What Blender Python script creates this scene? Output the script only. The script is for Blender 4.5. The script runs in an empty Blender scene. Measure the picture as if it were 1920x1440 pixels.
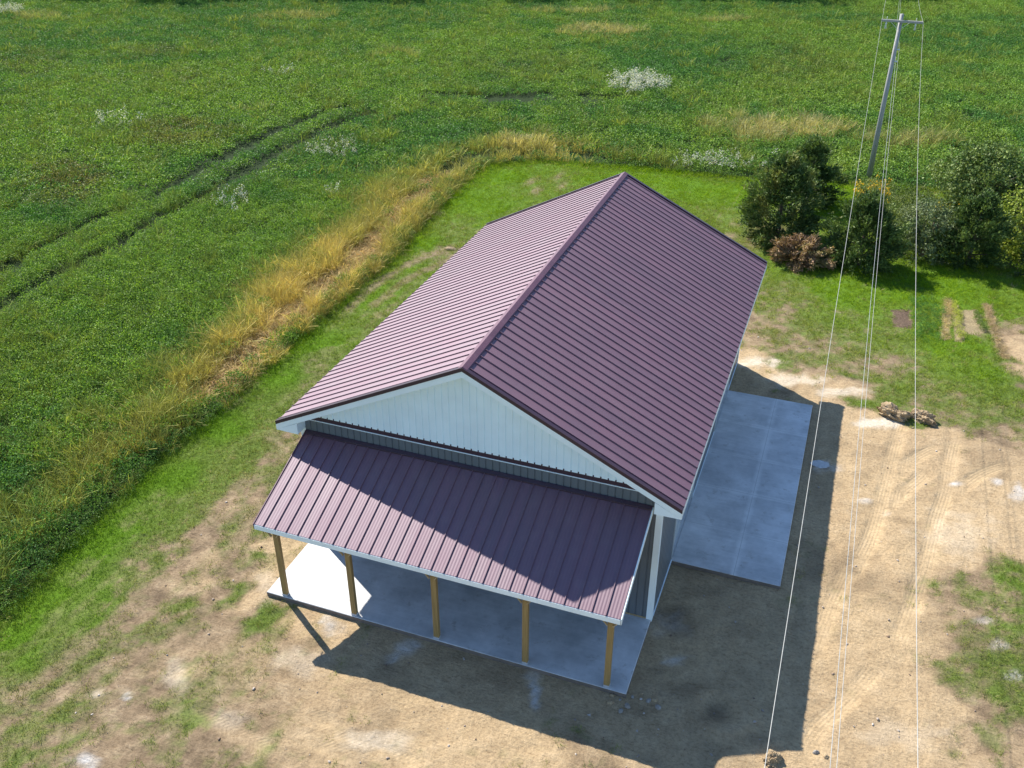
import bpy, math, random
import numpy as np
from mathutils import Vector, Matrix

scene = bpy.context.scene
COL = scene.collection
rng = np.random.default_rng(7)
random.seed(7)

# ------------------------------------------------------------------ camera
CAM_LOC = (11.7148, -16.4903, 16.4873)
RIGHT = (0.93765447, 0.34756877, -0.00022898)
UP = (-0.17870922, 0.48267805, 0.85737093)
FWD = (-0.29810589, 0.80387676, -0.51469898)
cam_data = bpy.data.cameras.new("camera")
cam = bpy.data.objects.new("camera", cam_data)
COL.objects.link(cam)
cam.matrix_world = Matrix(((RIGHT[0], UP[0], -FWD[0], CAM_LOC[0]),
                           (RIGHT[1], UP[1], -FWD[1], CAM_LOC[1]),
                           (RIGHT[2], UP[2], -FWD[2], CAM_LOC[2]), (0, 0, 0, 1)))
cam_data.sensor_width = 36.0
cam_data.lens = 1759.86 / 1920 * 36.0
cam_data.clip_start = 0.1
cam_data.clip_end = 6000
scene.camera = cam

# ------------------------------------------------------------------ light
SUN_AZ, SUN_EL = 1.0077, 0.7765          # light travels towards +x / -y
SKY_STRENGTH, SUN_STRENGTH, EXPOSURE = 0.12, 5.0, 0.85
world = bpy.data.worlds.new("World")
scene.world = world
world.use_nodes = True
wn = world.node_tree
wn.nodes.clear()
sky = wn.nodes.new('ShaderNodeTexSky')
sky.sky_type = 'NISHITA'
sky.sun_disc = False
sky.sun_elevation = SUN_EL
sky.sun_rotation = (2 * math.pi - SUN_AZ)
sky.air_density = 1.0
sky.dust_density = 0.0
sky.ozone_density = 4.0
bg = wn.nodes.new('ShaderNodeBackground')
bg.inputs['Strength'].default_value = SKY_STRENGTH
wo = wn.nodes.new('ShaderNodeOutputWorld')
wn.links.new(sky.outputs[0], bg.inputs[0])
wn.links.new(bg.outputs[0], wo.inputs[0])
sd = bpy.data.lights.new("sun", 'SUN')
sd.energy = SUN_STRENGTH
sd.angle = math.radians(0.5)
sd.color = (1.0, 0.945, 0.85)
sun = bpy.data.objects.new("sun", sd)
COL.objects.link(sun)
LDIR = Vector((math.sin(SUN_AZ) * math.cos(SUN_EL), -math.cos(SUN_AZ) * math.cos(SUN_EL), -math.sin(SUN_EL)))
sun.rotation_euler = LDIR.to_track_quat('-Z', 'Y').to_euler()
sun.location = (-30, 20, 40)
scene.view_settings.view_transform = 'Standard'
scene.view_settings.look = 'None'
scene.view_settings.gamma = 1.0
scene.view_settings.use_curve_mapping = False
scene.view_settings.exposure = EXPOSURE
scene.render.resolution_x = 1024
scene.render.resolution_y = 768
scene.render.engine = 'CYCLES'
scene.cycles.max_bounces = 6
scene.cycles.transparent_max_bounces = 6

# ------------------------------------------------------------------ measured layout (metres)
FIELD_EDGE = [(-4.5,-17.35),(-5.52,-5.39),(-5.48,-4.77),(-5.7,-3.29),(-5.83,-1.76),(-5.93,-0.35),(-6.14,1.29),(-6.07,2.77),(-5.94,4.67),(-6.17,6.63),(-6.18,8.57),(-6.31,11.18),(-6.35,12.7),(-6.36,14.51),(-6.31,16.18),(-6.44,19.08),(-6.89,21.93),(-7.03,25.26),(-7.27,26.8),(-7.21,31.05),(-5.17,32.52),(-2.22,33.1),(0.76,33.4),(3.7,33.52),(6.54,33.72),(10.17,34.32),(11.95,34.89),(17.95,35.49),(27.95,36.39),(56.95,39.89)]
WHEEL_TRACK_A = [(-21.0,8.34),(-21.18,10.49),(-21.43,12.83),(-21.42,14.39),(-21.56,16.43),(-21.09,18.62),(-21.04,20.46),(-21.45,23.28),(-21.58,25.68),(-21.62,28.55),(-21.74,31.77),(-21.32,34.2),(-21.14,37.25),(-20.09,38.92),(-18.96,41.28),(-17.9,42.92),(-16.54,43.74),(-13.19,44.35),(-7.97,47.07),(-5.54,47.02),(-3.68,47.71)]
WHEEL_TRACK_B = [(-18.49,5.99),(-18.6,8.17),(-18.64,10.5),(-18.66,12.52),(-18.38,14.03),(-18.68,15.68),(-18.8,18.05),(-18.7,20.07),(-18.78,22.08),(-18.99,24.48),(-19.03,26.22),(-19.33,28.84),(-19.08,31.67),(-19.04,34.14),(-18.76,36.07),(-18.07,38.24),(-16.9,40.1),(-14.86,42.04),(-12.6,42.88),(-10.26,44.35),(-8.06,44.85),(-5.58,45.47)]
FLOWERS = [(-3.77,51.09,2.08,0.77,-0.68,2.76),(-16.08,29.84,1.6,0.59,-0.68,1.2),(-17.0,20.58,1.04,0.39,-0.94,1.35),(4.76,35.43,2.63,0.97,-0.25,1.48),(-32.21,30.11,1.41,0.52,-1.04,1.22),(-29.88,45.2,1.12,0.41,-0.58,0.92),(-69.39,58.77,1.73,0.64,-1.21,1.21),(-12.61,23.29,0.25,0.09,-0.28,0.5)]
TAN_PATCHES = [(-11.93,69.36,3.6,1.33,-0.71,2.49,0.9),(-2.73,78.4,2.84,1.05,-0.24,1.42,0.6),(7.69,43.2,3.98,1.47,-0.32,3.0,0.95),(3.76,43.41,2.19,0.81,-0.37,2.28,0.6),(13.85,43.43,3.57,1.32,-0.03,1.92,0.6),(-40.98,66.4,2.9,1.07,-0.94,1.54,0.5),(-43.56,64.83,3.36,1.24,-0.98,1.5,0.4),(-6.71,35.01,1.76,0.65,-0.52,1.45,0.9),(-17.73,78.16,5.46,2.02,-0.56,1.79,0.5),(-65.15,57.48,2.9,1.07,-1.8,1.86,0.5),(-24.66,54.28,2.03,0.75,-0.94,1.88,0.35),(-25.58,35.26,1.95,0.72,-1.08,1.61,0.35)]
RED_PATCHES = [(-27.03,29.51,3.33,1.23,-2.29,3.0,0.7),(-26.94,20.53,2.38,0.88,-2.68,2.94,0.8),(-50.41,42.22,2.76,1.02,-3.89,4.02,0.4),(-36.31,41.64,2.59,0.96,-2.02,2.64,0.4),(6.56,61.26,4.62,1.71,-0.71,7.21,0.35),(-12.71,54.13,4.63,1.71,-1.95,5.6,0.25),(-44.4,48.76,3.3,1.22,-1.72,2.15,0.4)]
COVER = [(-4.81,-5.77,1.0,1.0),(-5.03,-4.54,1.0,1.0),(-5.22,-2.06,1.0,1.0),(-5.57,0.6,1.0,1.0),(-5.49,3.62,1.0,1.0),(-5.54,6.79,1.0,1.0),(-5.55,9.67,1.0,1.0),(-5.38,13.58,1.0,1.0),(-5.7,19.36,1.0,1.0),(-6.01,25.14,1.0,1.0),(-5.43,29.76,1.0,1.0),(-1.52,30.74,1.0,1.0),(2.69,31.38,1.0,1.0),(5.55,31.1,1.0,1.0),(10.73,33.02,1.0,1.0),(-4.41,22.62,0.95,0.9),(-3.85,-6.11,1.0,0.9),(-3.68,-3.85,1.0,0.8),(-3.65,-4.8,0.95,0.8),(-3.9,-0.86,0.95,0.7),(-3.98,1.74,0.9,0.6),(-4.42,5.02,0.9,0.6),(-4.38,8.41,0.9,0.65),(-4.3,11.5,0.85,0.6),(-4.47,16.69,0.9,0.75),(-4.1,19.29,0.7,0.4),(-4.02,2.91,0.9,0.6),(-4.29,6.13,0.85,0.6),(-3.09,1.79,0.7,0.4),(-3.26,3.81,0.4,0.3),(-2.65,1.68,0.4,0.2),(-2.65,2.82,0.35,0.2),(-3.84,8.2,0.7,0.5),(-3.96,6.25,0.6,0.4),(-4.13,12.52,0.6,0.4),(-4.54,19.13,0.5,0.4),(-4.39,21.91,0.8,0.5),(-2.66,0.1,0.3,0.2),(-2.54,-1.06,0.4,0.3),(-3.35,-1.13,0.45,0.3),(-3.07,-2.59,0.35,0.3),(-2.81,-3.92,0.35,0.2),(-3.73,-2.18,0.7,0.5),(-1.41,-2.19,0.65,0.5),(-1.81,-2.75,0.15,0.2),(-2.28,-1.65,0.2,0.2),(-0.69,-2.54,0.7,0.6),(-1.72,-3.71,0.6,0.5),(-2.93,-4.71,0.5,0.4),(-3.27,-6.06,0.5,0.3),(-3.6,-6.68,0.3,0.2),(-2.49,-6.59,0.4,0.3),(-1.16,-7.57,0.6,0.5),(-2.3,-7.71,0.6,0.4),(-1.45,-5.39,0.35,0.2),(-0.74,-4.79,0.25,0.2),(-0.22,-6.21,0.5,0.4),(-0.25,-5.44,0.2,0.2),(-0.48,-6.75,0.45,0.3),(0.6,-5.44,0.3,0.2),(1.64,-6.54,0.45,0.4),(0.44,-3.09,0.7,0.6),(1.53,-3.42,0.35,0.6),(0.87,-4.19,0.2,0.3),(0.68,-4.77,0.25,0.2),(2.0,-5.08,0.25,0.2),(2.72,-4.5,0.15,0.2),(2.99,-6.04,0.2,0.3),(3.24,-4.93,0.2,0.3),(1.96,-5.85,0.35,0.3),(-0.46,-7.59,0.3,0.3),(3.44,-6.15,0.2,0.2),(0.49,-6.24,0.5,0.5),(-1.86,-0.58,0.6,0.5),(-0.99,-1.39,0.5,0.5),(-0.39,-1.81,0.0,0.2),(-0.0,-2.88,0.0,0.2),(1.16,-2.83,0.0,0.2),(2.15,-3.01,0.0,0.2),(-0.7,-0.84,0.0,0.2),(-0.6,-0.34,0.0,0.2),(3.55,-3.54,0.04,0.2),(6.22,-3.67,0.0,0.2),(2.56,-3.74,0.1,0.4),(3.28,-4.29,0.15,0.2),(4.95,-5.03,0.08,0.2),(6.63,-4.69,0.05,0.2),(7.75,-4.55,0.05,0.2),(8.59,-4.31,0.3,0.5),(9.58,-2.88,0.0,0.2),(10.86,-3.53,0.0,0.2),(5.0,-3.81,0.0,0.2),(4.11,-4.61,0.12,0.2),(6.29,-5.29,0.1,0.2),(9.87,1.57,0.0,0.2),(11.5,-0.59,0.0,0.2),(12.79,-1.69,0.0,0.2),(12.81,7.4,0.0,0.2),(14.07,9.3,0.0,0.2),(14.19,5.37,0.0,0.2),(14.32,1.32,0.0,0.2),(14.92,-0.14,0.0,0.2),(14.93,-1.61,0.0,0.2),(16.3,8.7,0.0,0.2),(17.47,9.13,0.0,0.2),(17.57,6.62,0.0,0.2),(16.19,5.19,0.0,0.2),(14.83,10.5,0.0,0.2),(15.76,10.79,0.0,0.2),(13.87,10.79,0.0,0.2),(13.2,11.2,0.0,0.2),(17.1,10.28,0.05,0.2),(15.14,1.98,0.0,0.2),(16.76,3.92,0.4,0.5),(17.4,4.36,0.7,0.7),(17.04,2.69,0.55,0.6),(16.11,2.9,0.3,0.3),(16.31,2.05,0.3,0.3),(16.39,1.22,0.55,0.6),(17.19,1.51,0.65,0.7),(16.56,0.32,0.6,0.6),(17.07,-0.1,0.5,0.5),(15.9,-0.24,0.05,0.2),(16.49,-1.03,0.5,0.5),(15.58,0.11,0.0,0.2),(15.96,-1.51,0.2,0.3),(17.13,-1.21,0.2,0.3),(16.76,1.87,0.2,0.2),(9.37,20.11,0.7,0.4),(10.76,19.03,0.75,0.5),(11.84,21.02,1.0,0.9),(12.72,20.28,1.0,0.9),(14.72,22.09,1.0,1.0),(16.76,22.3,1.0,1.0),(18.75,22.51,1.0,0.8),(10.05,16.34,0.4,0.3),(10.99,16.69,0.55,0.4),(12.03,15.74,0.6,0.4),(12.92,16.51,0.7,0.4),(13.84,16.85,0.8,0.5),(14.77,16.75,0.8,0.5),(15.69,17.53,1.0,1.0),(17.51,17.77,1.0,1.0),(10.04,14.79,0.4,0.3),(9.23,15.14,0.3,0.2),(9.59,13.91,0.0,0.2),(10.74,13.6,0.6,0.5),(10.44,13.09,0.05,0.2),(11.35,12.97,0.1,0.2),(12.09,12.56,0.1,0.2),(12.76,12.99,0.12,0.2),(13.29,12.82,0.1,0.2),(13.05,14.06,0.6,0.4),(13.89,15.17,0.45,0.2),(14.45,13.81,0.8,0.6),(13.49,12.1,0.8,0.6),(15.47,13.45,0.65,0.4),(15.14,12.61,0.75,0.5),(16.53,15.35,1.0,0.7),(17.4,15.67,1.0,0.8),(16.12,12.8,0.7,0.4),(17.25,13.05,0.8,0.5),(18.02,12.65,0.6,0.4),(17.79,11.6,0.3,0.3),(17.5,14.57,0.9,0.6),(18.33,18.07,0.1,0.2),(18.66,17.77,0.0,0.2),(18.53,16.09,0.15,0.2),(14.65,12.08,0.7,0.5),(16.72,11.85,0.6,0.5),(9.34,13.08,0.0,0.2),(10.19,12.23,0.0,0.2),(11.1,12.01,0.3,0.5),(11.82,11.73,0.05,0.3),(6.31,26.59,0.8,0.6),(7.8,25.02,0.55,0.35),(9.31,22.38,0.9,0.7),(11.53,32.88,1.0,1.0),(13.62,23.98,0.9,0.9),(15.84,30.12,0.8,0.6),(17.75,22.14,1.0,0.9),(-3.78,28.53,1.0,0.75),(-2.73,29.83,1.0,0.75),(11.6,24.46,1.0,0.9),(12.44,18.17,0.8,0.6)]
TYRE = {'rib': [[(14.83,12.11),(14.52,10.08),(14.34,8.3),(14.17,6.68),(13.98,5.17),(13.75,4.11),(13.55,3.14)],[(16.24,11.0),(16.03,9.36),(15.92,8.09),(15.63,6.5),(15.39,4.72),(15.1,3.21),(14.89,2.18),(14.72,1.25)],[(13.51,3.78),(13.24,2.52),(13.02,1.16),(12.9,0.26)],[(14.25,0.43),(13.94,-0.29),(13.57,-1.02),(13.13,-1.85),(12.89,-2.67)]],'rib2': [[(14.48,7.97),(14.77,8.89),(15.29,9.75),(15.83,10.41)],[(16.1,7.76),(16.55,8.73),(17.23,9.63),(17.9,10.13)],[(14.24,6.35),(14.57,7.12),(15.14,8.26),(15.51,8.96)]],'lug': [[(2.6,-5.18),(3.44,-5.33),(4.28,-5.52),(5.08,-5.54),(5.79,-5.51)],[(2.45,-5.85),(3.15,-5.77),(3.9,-5.8),(4.63,-5.84)],[(-0.63,-4.69),(-0.49,-5.12),(-0.28,-5.53)],[(-1.03,-6.7),(-0.73,-6.92),(-0.42,-7.16)],[(0.1,-6.09),(1.03,-6.04),(2.05,-6.17),(2.79,-6.32)]]}
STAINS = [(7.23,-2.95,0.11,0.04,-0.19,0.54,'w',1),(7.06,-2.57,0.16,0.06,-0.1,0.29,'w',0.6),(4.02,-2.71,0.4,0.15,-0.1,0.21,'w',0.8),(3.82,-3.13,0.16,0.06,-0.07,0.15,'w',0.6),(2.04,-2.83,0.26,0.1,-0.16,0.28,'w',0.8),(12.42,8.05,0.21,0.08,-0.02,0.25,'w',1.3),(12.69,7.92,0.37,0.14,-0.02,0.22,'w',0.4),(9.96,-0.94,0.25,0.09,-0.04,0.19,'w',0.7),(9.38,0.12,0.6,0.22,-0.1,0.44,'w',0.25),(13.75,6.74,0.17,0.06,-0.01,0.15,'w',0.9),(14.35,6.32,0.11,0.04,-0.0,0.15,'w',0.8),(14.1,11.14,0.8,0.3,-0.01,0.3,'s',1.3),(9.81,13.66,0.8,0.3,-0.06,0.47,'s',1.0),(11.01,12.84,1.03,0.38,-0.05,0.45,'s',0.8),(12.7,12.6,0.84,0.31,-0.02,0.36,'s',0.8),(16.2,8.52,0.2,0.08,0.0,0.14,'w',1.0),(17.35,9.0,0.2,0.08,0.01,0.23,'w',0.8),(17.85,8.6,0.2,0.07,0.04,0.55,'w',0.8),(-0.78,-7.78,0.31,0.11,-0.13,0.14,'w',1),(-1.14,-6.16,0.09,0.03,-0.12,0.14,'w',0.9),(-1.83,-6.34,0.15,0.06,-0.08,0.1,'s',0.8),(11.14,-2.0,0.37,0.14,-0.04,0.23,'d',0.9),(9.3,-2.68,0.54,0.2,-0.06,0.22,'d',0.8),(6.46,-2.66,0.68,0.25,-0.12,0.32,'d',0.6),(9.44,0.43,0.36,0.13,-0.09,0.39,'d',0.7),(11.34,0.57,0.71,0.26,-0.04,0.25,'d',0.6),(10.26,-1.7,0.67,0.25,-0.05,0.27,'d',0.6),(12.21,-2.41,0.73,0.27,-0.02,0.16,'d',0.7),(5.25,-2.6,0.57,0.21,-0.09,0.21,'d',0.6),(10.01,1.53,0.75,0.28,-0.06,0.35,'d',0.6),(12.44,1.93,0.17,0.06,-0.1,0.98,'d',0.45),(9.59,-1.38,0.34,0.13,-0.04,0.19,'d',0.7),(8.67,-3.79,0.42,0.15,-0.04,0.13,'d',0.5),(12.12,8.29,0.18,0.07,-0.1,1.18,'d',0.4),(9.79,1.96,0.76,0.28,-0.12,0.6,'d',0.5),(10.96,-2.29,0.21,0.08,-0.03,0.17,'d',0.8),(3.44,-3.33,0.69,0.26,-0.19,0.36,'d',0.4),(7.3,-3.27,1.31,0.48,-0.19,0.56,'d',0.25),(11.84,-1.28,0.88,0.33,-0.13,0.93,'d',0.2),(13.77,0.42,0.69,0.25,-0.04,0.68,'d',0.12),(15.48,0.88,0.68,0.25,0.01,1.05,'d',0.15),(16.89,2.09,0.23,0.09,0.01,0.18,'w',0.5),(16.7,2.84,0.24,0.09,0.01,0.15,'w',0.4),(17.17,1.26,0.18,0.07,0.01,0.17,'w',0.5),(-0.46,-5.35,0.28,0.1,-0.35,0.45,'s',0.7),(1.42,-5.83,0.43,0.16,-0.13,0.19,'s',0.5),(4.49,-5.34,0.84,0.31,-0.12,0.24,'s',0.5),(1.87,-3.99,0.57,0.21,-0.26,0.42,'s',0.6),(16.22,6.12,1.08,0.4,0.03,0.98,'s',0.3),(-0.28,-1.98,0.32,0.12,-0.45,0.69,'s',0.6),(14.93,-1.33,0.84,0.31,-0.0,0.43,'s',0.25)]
GARDEN = {'bed': [(14.19,19.7),(14.86,20.04),(14.93,18.29),(14.3,18.24)],'straw': [(16.7,20.63),(17.33,20.86),(17.44,18.76),(16.78,18.52)],'pale': [(18.04,20.0),(19.12,21.13),(19.0,16.66),(18.23,17.82)],'rowA': [(16.3,21.5),(16.22,20.05),(16.1,17.9)],'rowB': [(16.48,21.05),(16.58,19.7),(16.61,17.96)],'rowC': [(17.67,21.49),(17.83,20.16),(17.94,18.36),(18.09,17.13)],'rowD': [(17.27,20.44),(17.43,19.08)],'veg': [(14.83,20.8),(15.74,21.39),(16.01,19.97),(15.87,17.38),(15.04,17.29),(14.98,19.11)]}
MISC = {'m1': (14.36,11.57),'m2': (15.26,11.63),'clod': (12.36,-2.91),'clod2': (13.18,-2.4),'clod3': (13.38,-2.46),'splat': (12.42,8.05),'tl0': (-62.96,72.72),'tl1': (-59.5,73.23),'tl2': (-56.95,74.94),'tl3': (-29.91,85.69),'tl4': (-11.08,91.86),'tl5': (-7.13,92.55),'tl6': (-3.44,94.68),'tl7': (-48.59,78.79),'tl8': (-83.82,75.0),'tl9': (-43.64,80.62),'dirtL': (-4.53,19.39)}
RUTS = [[(-4.46,20.15),(-4.94,18.72),(-5.38,17.62),(-5.84,15.95),(-5.94,14.17),(-5.89,11.87)],[(-3.92,19.49),(-4.18,18.06),(-4.89,16.07),(-5.05,14.39),(-5.13,12.64)],[(-4.47,29.64),(-3.78,28.53),(-2.94,26.94)],[(-3.27,31.04),(-2.55,29.44),(-1.86,28.19)],[(-3.39,1.96),(-3.23,0.66),(-2.87,-0.6),(-2.68,-2.23),(-2.94,-3.77),(-3.16,-5.86),(-3.47,-7.41)],[(-2.23,1.03),(-1.88,-1.05),(-1.32,-2.77),(-1.16,-4.24),(-1.38,-6.02),(-1.68,-7.77)],[(2.28,-4.66),(0.87,-4.19),(-0.59,-4.21),(-1.9,-5.22),(-2.82,-7.17)]]
STONES = [(8.85,-2.44,0.053),(9.04,-2.48,0.038),(9.28,-2.31,0.048),(9.43,-2.15,0.059),(9.63,-2.28,0.067),(9.24,-2.59,0.078),(9.76,-2.23,0.069),(9.13,-2.75,0.065),(9.87,-2.4,0.078),(8.87,-2.63,0.079)]

# ------------------------------------------------------------------ helpers
def tag(o, label=None, cat=None, group=None, kind=None):
    if label: o['label'] = label
    if cat: o['category'] = cat
    if group: o['group'] = group
    if kind: o['kind'] = kind
    return o

def empty(name, loc, rz=0.0):
    o = bpy.data.objects.new(name, None)
    COL.objects.link(o)
    o.location = loc
    o.rotation_euler = (0, 0, rz)
    o.empty_display_size = 0.3
    return o

class MB:
    def __init__(s):
        s.v = []; s.f = []; s.mi = []
    def add(s, vs, fs, mi=0):
        n = len(s.v)
        s.v.extend([tuple(v) for v in vs])
        for f in fs:
            s.f.append(tuple(i + n for i in f)); s.mi.append(mi)
    def box(s, x0, x1, y0, y1, z0, z1, mi=0):
        s.add([(x0, y0, z0), (x1, y0, z0), (x1, y1, z0), (x0, y1, z0), (x0, y0, z1), (x1, y0, z1), (x1, y1, z1), (x0, y1, z1)],
              [(0, 3, 2, 1), (4, 5, 6, 7), (0, 1, 5, 4), (1, 2, 6, 5), (2, 3, 7, 6), (3, 0, 4, 7)], mi)
    def prism(s, poly, axis, a, b, mi=0):
        """extrude a 2-D polygon: axis 'y' -> poly is (x,z); axis 'x' -> poly is (y,z)"""
        n = len(poly)
        if axis == 'y':
            vs = [(p[0], a, p[1]) for p in poly] + [(p[0], b, p[1]) for p in poly]
        elif axis == 'x':
            vs = [(a, p[0], p[1]) for p in poly] + [(b, p[0], p[1]) for p in poly]
        else:
            vs = [(p[0], p[1], a) for p in poly] + [(p[0], p[1], b) for p in poly]
        fs = [tuple(range(n))[::-1], tuple(range(n, 2 * n))] + [(i, (i + 1) % n, (i + 1) % n + n, i + n) for i in range(n)]
        s.add(vs, fs, mi)
    def bar(s, p, q, w, h, mi=0, up=(0, 0, 1)):
        p = Vector(p); q = Vector(q); d = (q - p).normalized()
        r = d.cross(Vector(up)); r = r.normalized() if r.length > 1e-5 else Vector((1, 0, 0))
        u = r.cross(d)
        vs = []
        for e in (p, q):
            for a, b in ((-1, -1), (1, -1), (1, 1), (-1, 1)):
                vs.append(e + r * a * w / 2 + u * b * h / 2)
        s.add(vs, [(3, 2, 1, 0), (4, 5, 6, 7), (0, 1, 5, 4), (1, 2, 6, 5), (2, 3, 7, 6), (3, 0, 4, 7)], mi)
    def tube(s, pts, radii, n=8, mi=0, cap=True):
        pts = [Vector(p) for p in pts]
        if not hasattr(radii, '__len__'): radii = [radii] * len(pts)
        vs = []; fs = []
        for i, p in enumerate(pts):
            d = (pts[min(i + 1, len(pts) - 1)] - pts[max(i - 1, 0)]).normalized()
            a = Vector((0, 0, 1)) if abs(d.z) < .9 else Vector((1, 0, 0))
            r = d.cross(a).normalized(); u = r.cross(d)
            for k in range(n):
                t = 2 * math.pi * k / n
                vs.append(p + (r * math.cos(t) + u * math.sin(t)) * radii[i])
        for i in range(len(pts) - 1):
            for k in range(n):
                a = i * n + k; b = i * n + (k + 1) % n
                fs.append((a, b, b + n, a + n))
        if cap:
            fs.append(tuple(range(n))[::-1]); fs.append(tuple(range((len(pts) - 1) * n, len(pts) * n)))
        s.add(vs, fs, mi)
    def build(s, name, mats, parent=None, smooth=False):
        me = bpy.data.meshes.new(name)
        me.from_pydata([tuple(v) for v in s.v], [], s.f)
        if not isinstance(mats, (list, tuple)): mats = [mats]
        for m in mats: me.materials.append(m)
        if len(mats) > 1: me.polygons.foreach_set('material_index', s.mi)
        if smooth: me.polygons.foreach_set('use_smooth', [True] * len(me.polygons))
        me.update()
        o = bpy.data.objects.new(name, me)
        COL.objects.link(o)
        if parent:
            o.parent = parent
            # parts are written in world coordinates: keep them there under an unrotated parent
            l = parent.location
            pp = parent.parent
            off = Vector(l)
            while pp:
                off += pp.location; pp = pp.parent
            me.transform(Matrix.Translation(-off))
        return o

def np_mesh(name, verts, quads, mat=None, colors=None):
    me = bpy.data.meshes.new(name)
    nv, nf = len(verts), len(quads)
    k = quads.shape[1]
    me.vertices.add(nv); me.vertices.foreach_set('co', np.ascontiguousarray(verts, dtype=np.float32).ravel())
    me.loops.add(nf * k); me.loops.foreach_set('vertex_index', np.ascontiguousarray(quads, dtype=np.int32).ravel())
    me.polygons.add(nf); me.polygons.foreach_set('loop_start', np.arange(0, nf * k, k, dtype=np.int32))
    me.update(calc_edges=True); me.validate()
    if mat: me.materials.append(mat)
    if colors is not None:
        a = me.color_attributes.new('tint', 'FLOAT_COLOR', 'POINT')
        a.data.foreach_set('color', np.ascontiguousarray(colors, dtype=np.float32).ravel())
    return me

_tab = np.random.default_rng(11).random((256, 256))
def vnoise(x, y, s=0):
    x = x + s * 17.31; y = y + s * 9.77
    ix = np.floor(x).astype(int); iy = np.floor(y).astype(int)
    fx = x - ix; fy = y - iy
    fx = fx * fx * (3 - 2 * fx); fy = fy * fy * (3 - 2 * fy)
    g = lambda a, b: _tab[a & 255, b & 255]
    return (g(ix, iy) * (1 - fx) + g(ix + 1, iy) * fx) * (1 - fy) + (g(ix, iy + 1) * (1 - fx) + g(ix + 1, iy + 1) * fx) * fy
def fbm(x, y, f=1.0, o=4, s=0):
    r = 0; a = 1.0; t = 0
    for i in range(o):
        c, sn = math.cos(i * .9), math.sin(i * .9)
        r = r + a * vnoise((x * c - y * sn) * f, (x * sn + y * c) * f, s + i * 3.1); t += a; a *= .55; f *= 2.05
    return r / t
def sstep(a, b, x):
    t = np.clip((x - a) / (b - a), 0, 1); return t * t * (3 - 2 * t)
def seg_dist(x, y, pts):
    """distance, signed lateral offset and arc length to a polyline"""
    best = np.full(x.shape, 1e9); lat = np.full(x.shape, 1e9); arc = np.zeros(x.shape); L = 0
    for (ax, ay), (bx, by) in zip(pts[:-1], pts[1:]):
        dx, dy = bx - ax, by - ay; l2 = dx * dx + dy * dy; l = math.sqrt(l2)
        t = np.clip(((x - ax) * dx + (y - ay) * dy) / l2, 0, 1)
        d = np.hypot(x - ax - t * dx, y - ay - t * dy)
        sgn = (dx * (y - ay) - dy * (x - ax)) / l
        m = d < best
        best = np.where(m, d, best); lat = np.where(m, np.sign(sgn) * d, lat); arc = np.where(m, L + t * l, arc)
        L += l
    return best, lat, arc, L
def smooth_line(pts, n=6):
    out = []
    P = [pts[0]] + list(pts) + [pts[-1]]
    for i in range(1, len(P) - 2):
        for k in range(n):
            t = k / n
            out.append(tuple(0.5 * ((2 * P[i][j]) + (-P[i - 1][j] + P[i + 1][j]) * t + (2 * P[i - 1][j] - 5 * P[i][j] + 4 * P[i + 1][j] - P[i + 2][j]) * t * t + (-P[i - 1][j] + 3 * P[i][j] - 3 * P[i + 1][j] + P[i + 2][j]) * t ** 3) for j in (0, 1)))
    out.append(tuple(pts[-1]))
    return out
def in_poly(x, y, poly):
    c = np.zeros(x.shape, bool); n = len(poly)
    for i in range(n):
        x0, y0 = poly[i]; x1, y1 = poly[(i + 1) % n]
        if y0 == y1: continue
        c ^= ((y0 > y) != (y1 > y)) & (x < (x1 - x0) * (y - y0) / (y1 - y0) + x0)
    return c
def patch_w(x, y, p):
    """soft elliptical patch given centre and two half axes"""
    cx, cy, ax, ay, bx, by = p[:6]
    det = ax * by - ay * bx
    u = ((x - cx) * by - (y - cy) * bx) / det; v = (ax * (y - cy) - ay * (x - cx)) / det
    return np.sqrt(u * u + v * v)
EDGE_S = FIELD_EDGE
FIELD_POLY = list(FIELD_EDGE) + [(3000, 40), (3000, 4000), (-3000, 4000), (-3000, -17.35)]
def field_sd(x, y):
    d, _, arc, _ = seg_dist(x, y, EDGE_S)
    return np.where(in_poly(x, y, FIELD_POLY), d, -d), arc
_cx = np.array([c[0] for c in COVER]); _cy = np.array([c[1] for c in COVER])
_cg = np.array([c[2] for c in COVER]); _cq = np.array([c[3] for c in COVER])
def cover(x, y):
    sh = x.shape; x = x.ravel(); y = y.ravel(); G = np.empty(len(x)); Q = np.empty(len(x))
    for i in range(0, len(x), 20000):
        xs = x[i:i + 20000, None]; ys = y[i:i + 20000, None]
        w = 1 / ((xs - _cx) ** 2 + (ys - _cy) ** 2 + .12) ** 2.0
        s = w.sum(1); G[i:i + 20000] = (w * _cg).sum(1) / s; Q[i:i + 20000] = (w * _cq).sum(1) / s
    return G.reshape(sh), Q.reshape(sh)
W, D, OS, OF, HR, SL = 9.144, 13.388, 0.489, 0.33, 6.2845, 0.498
SLAB = 0.10
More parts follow.
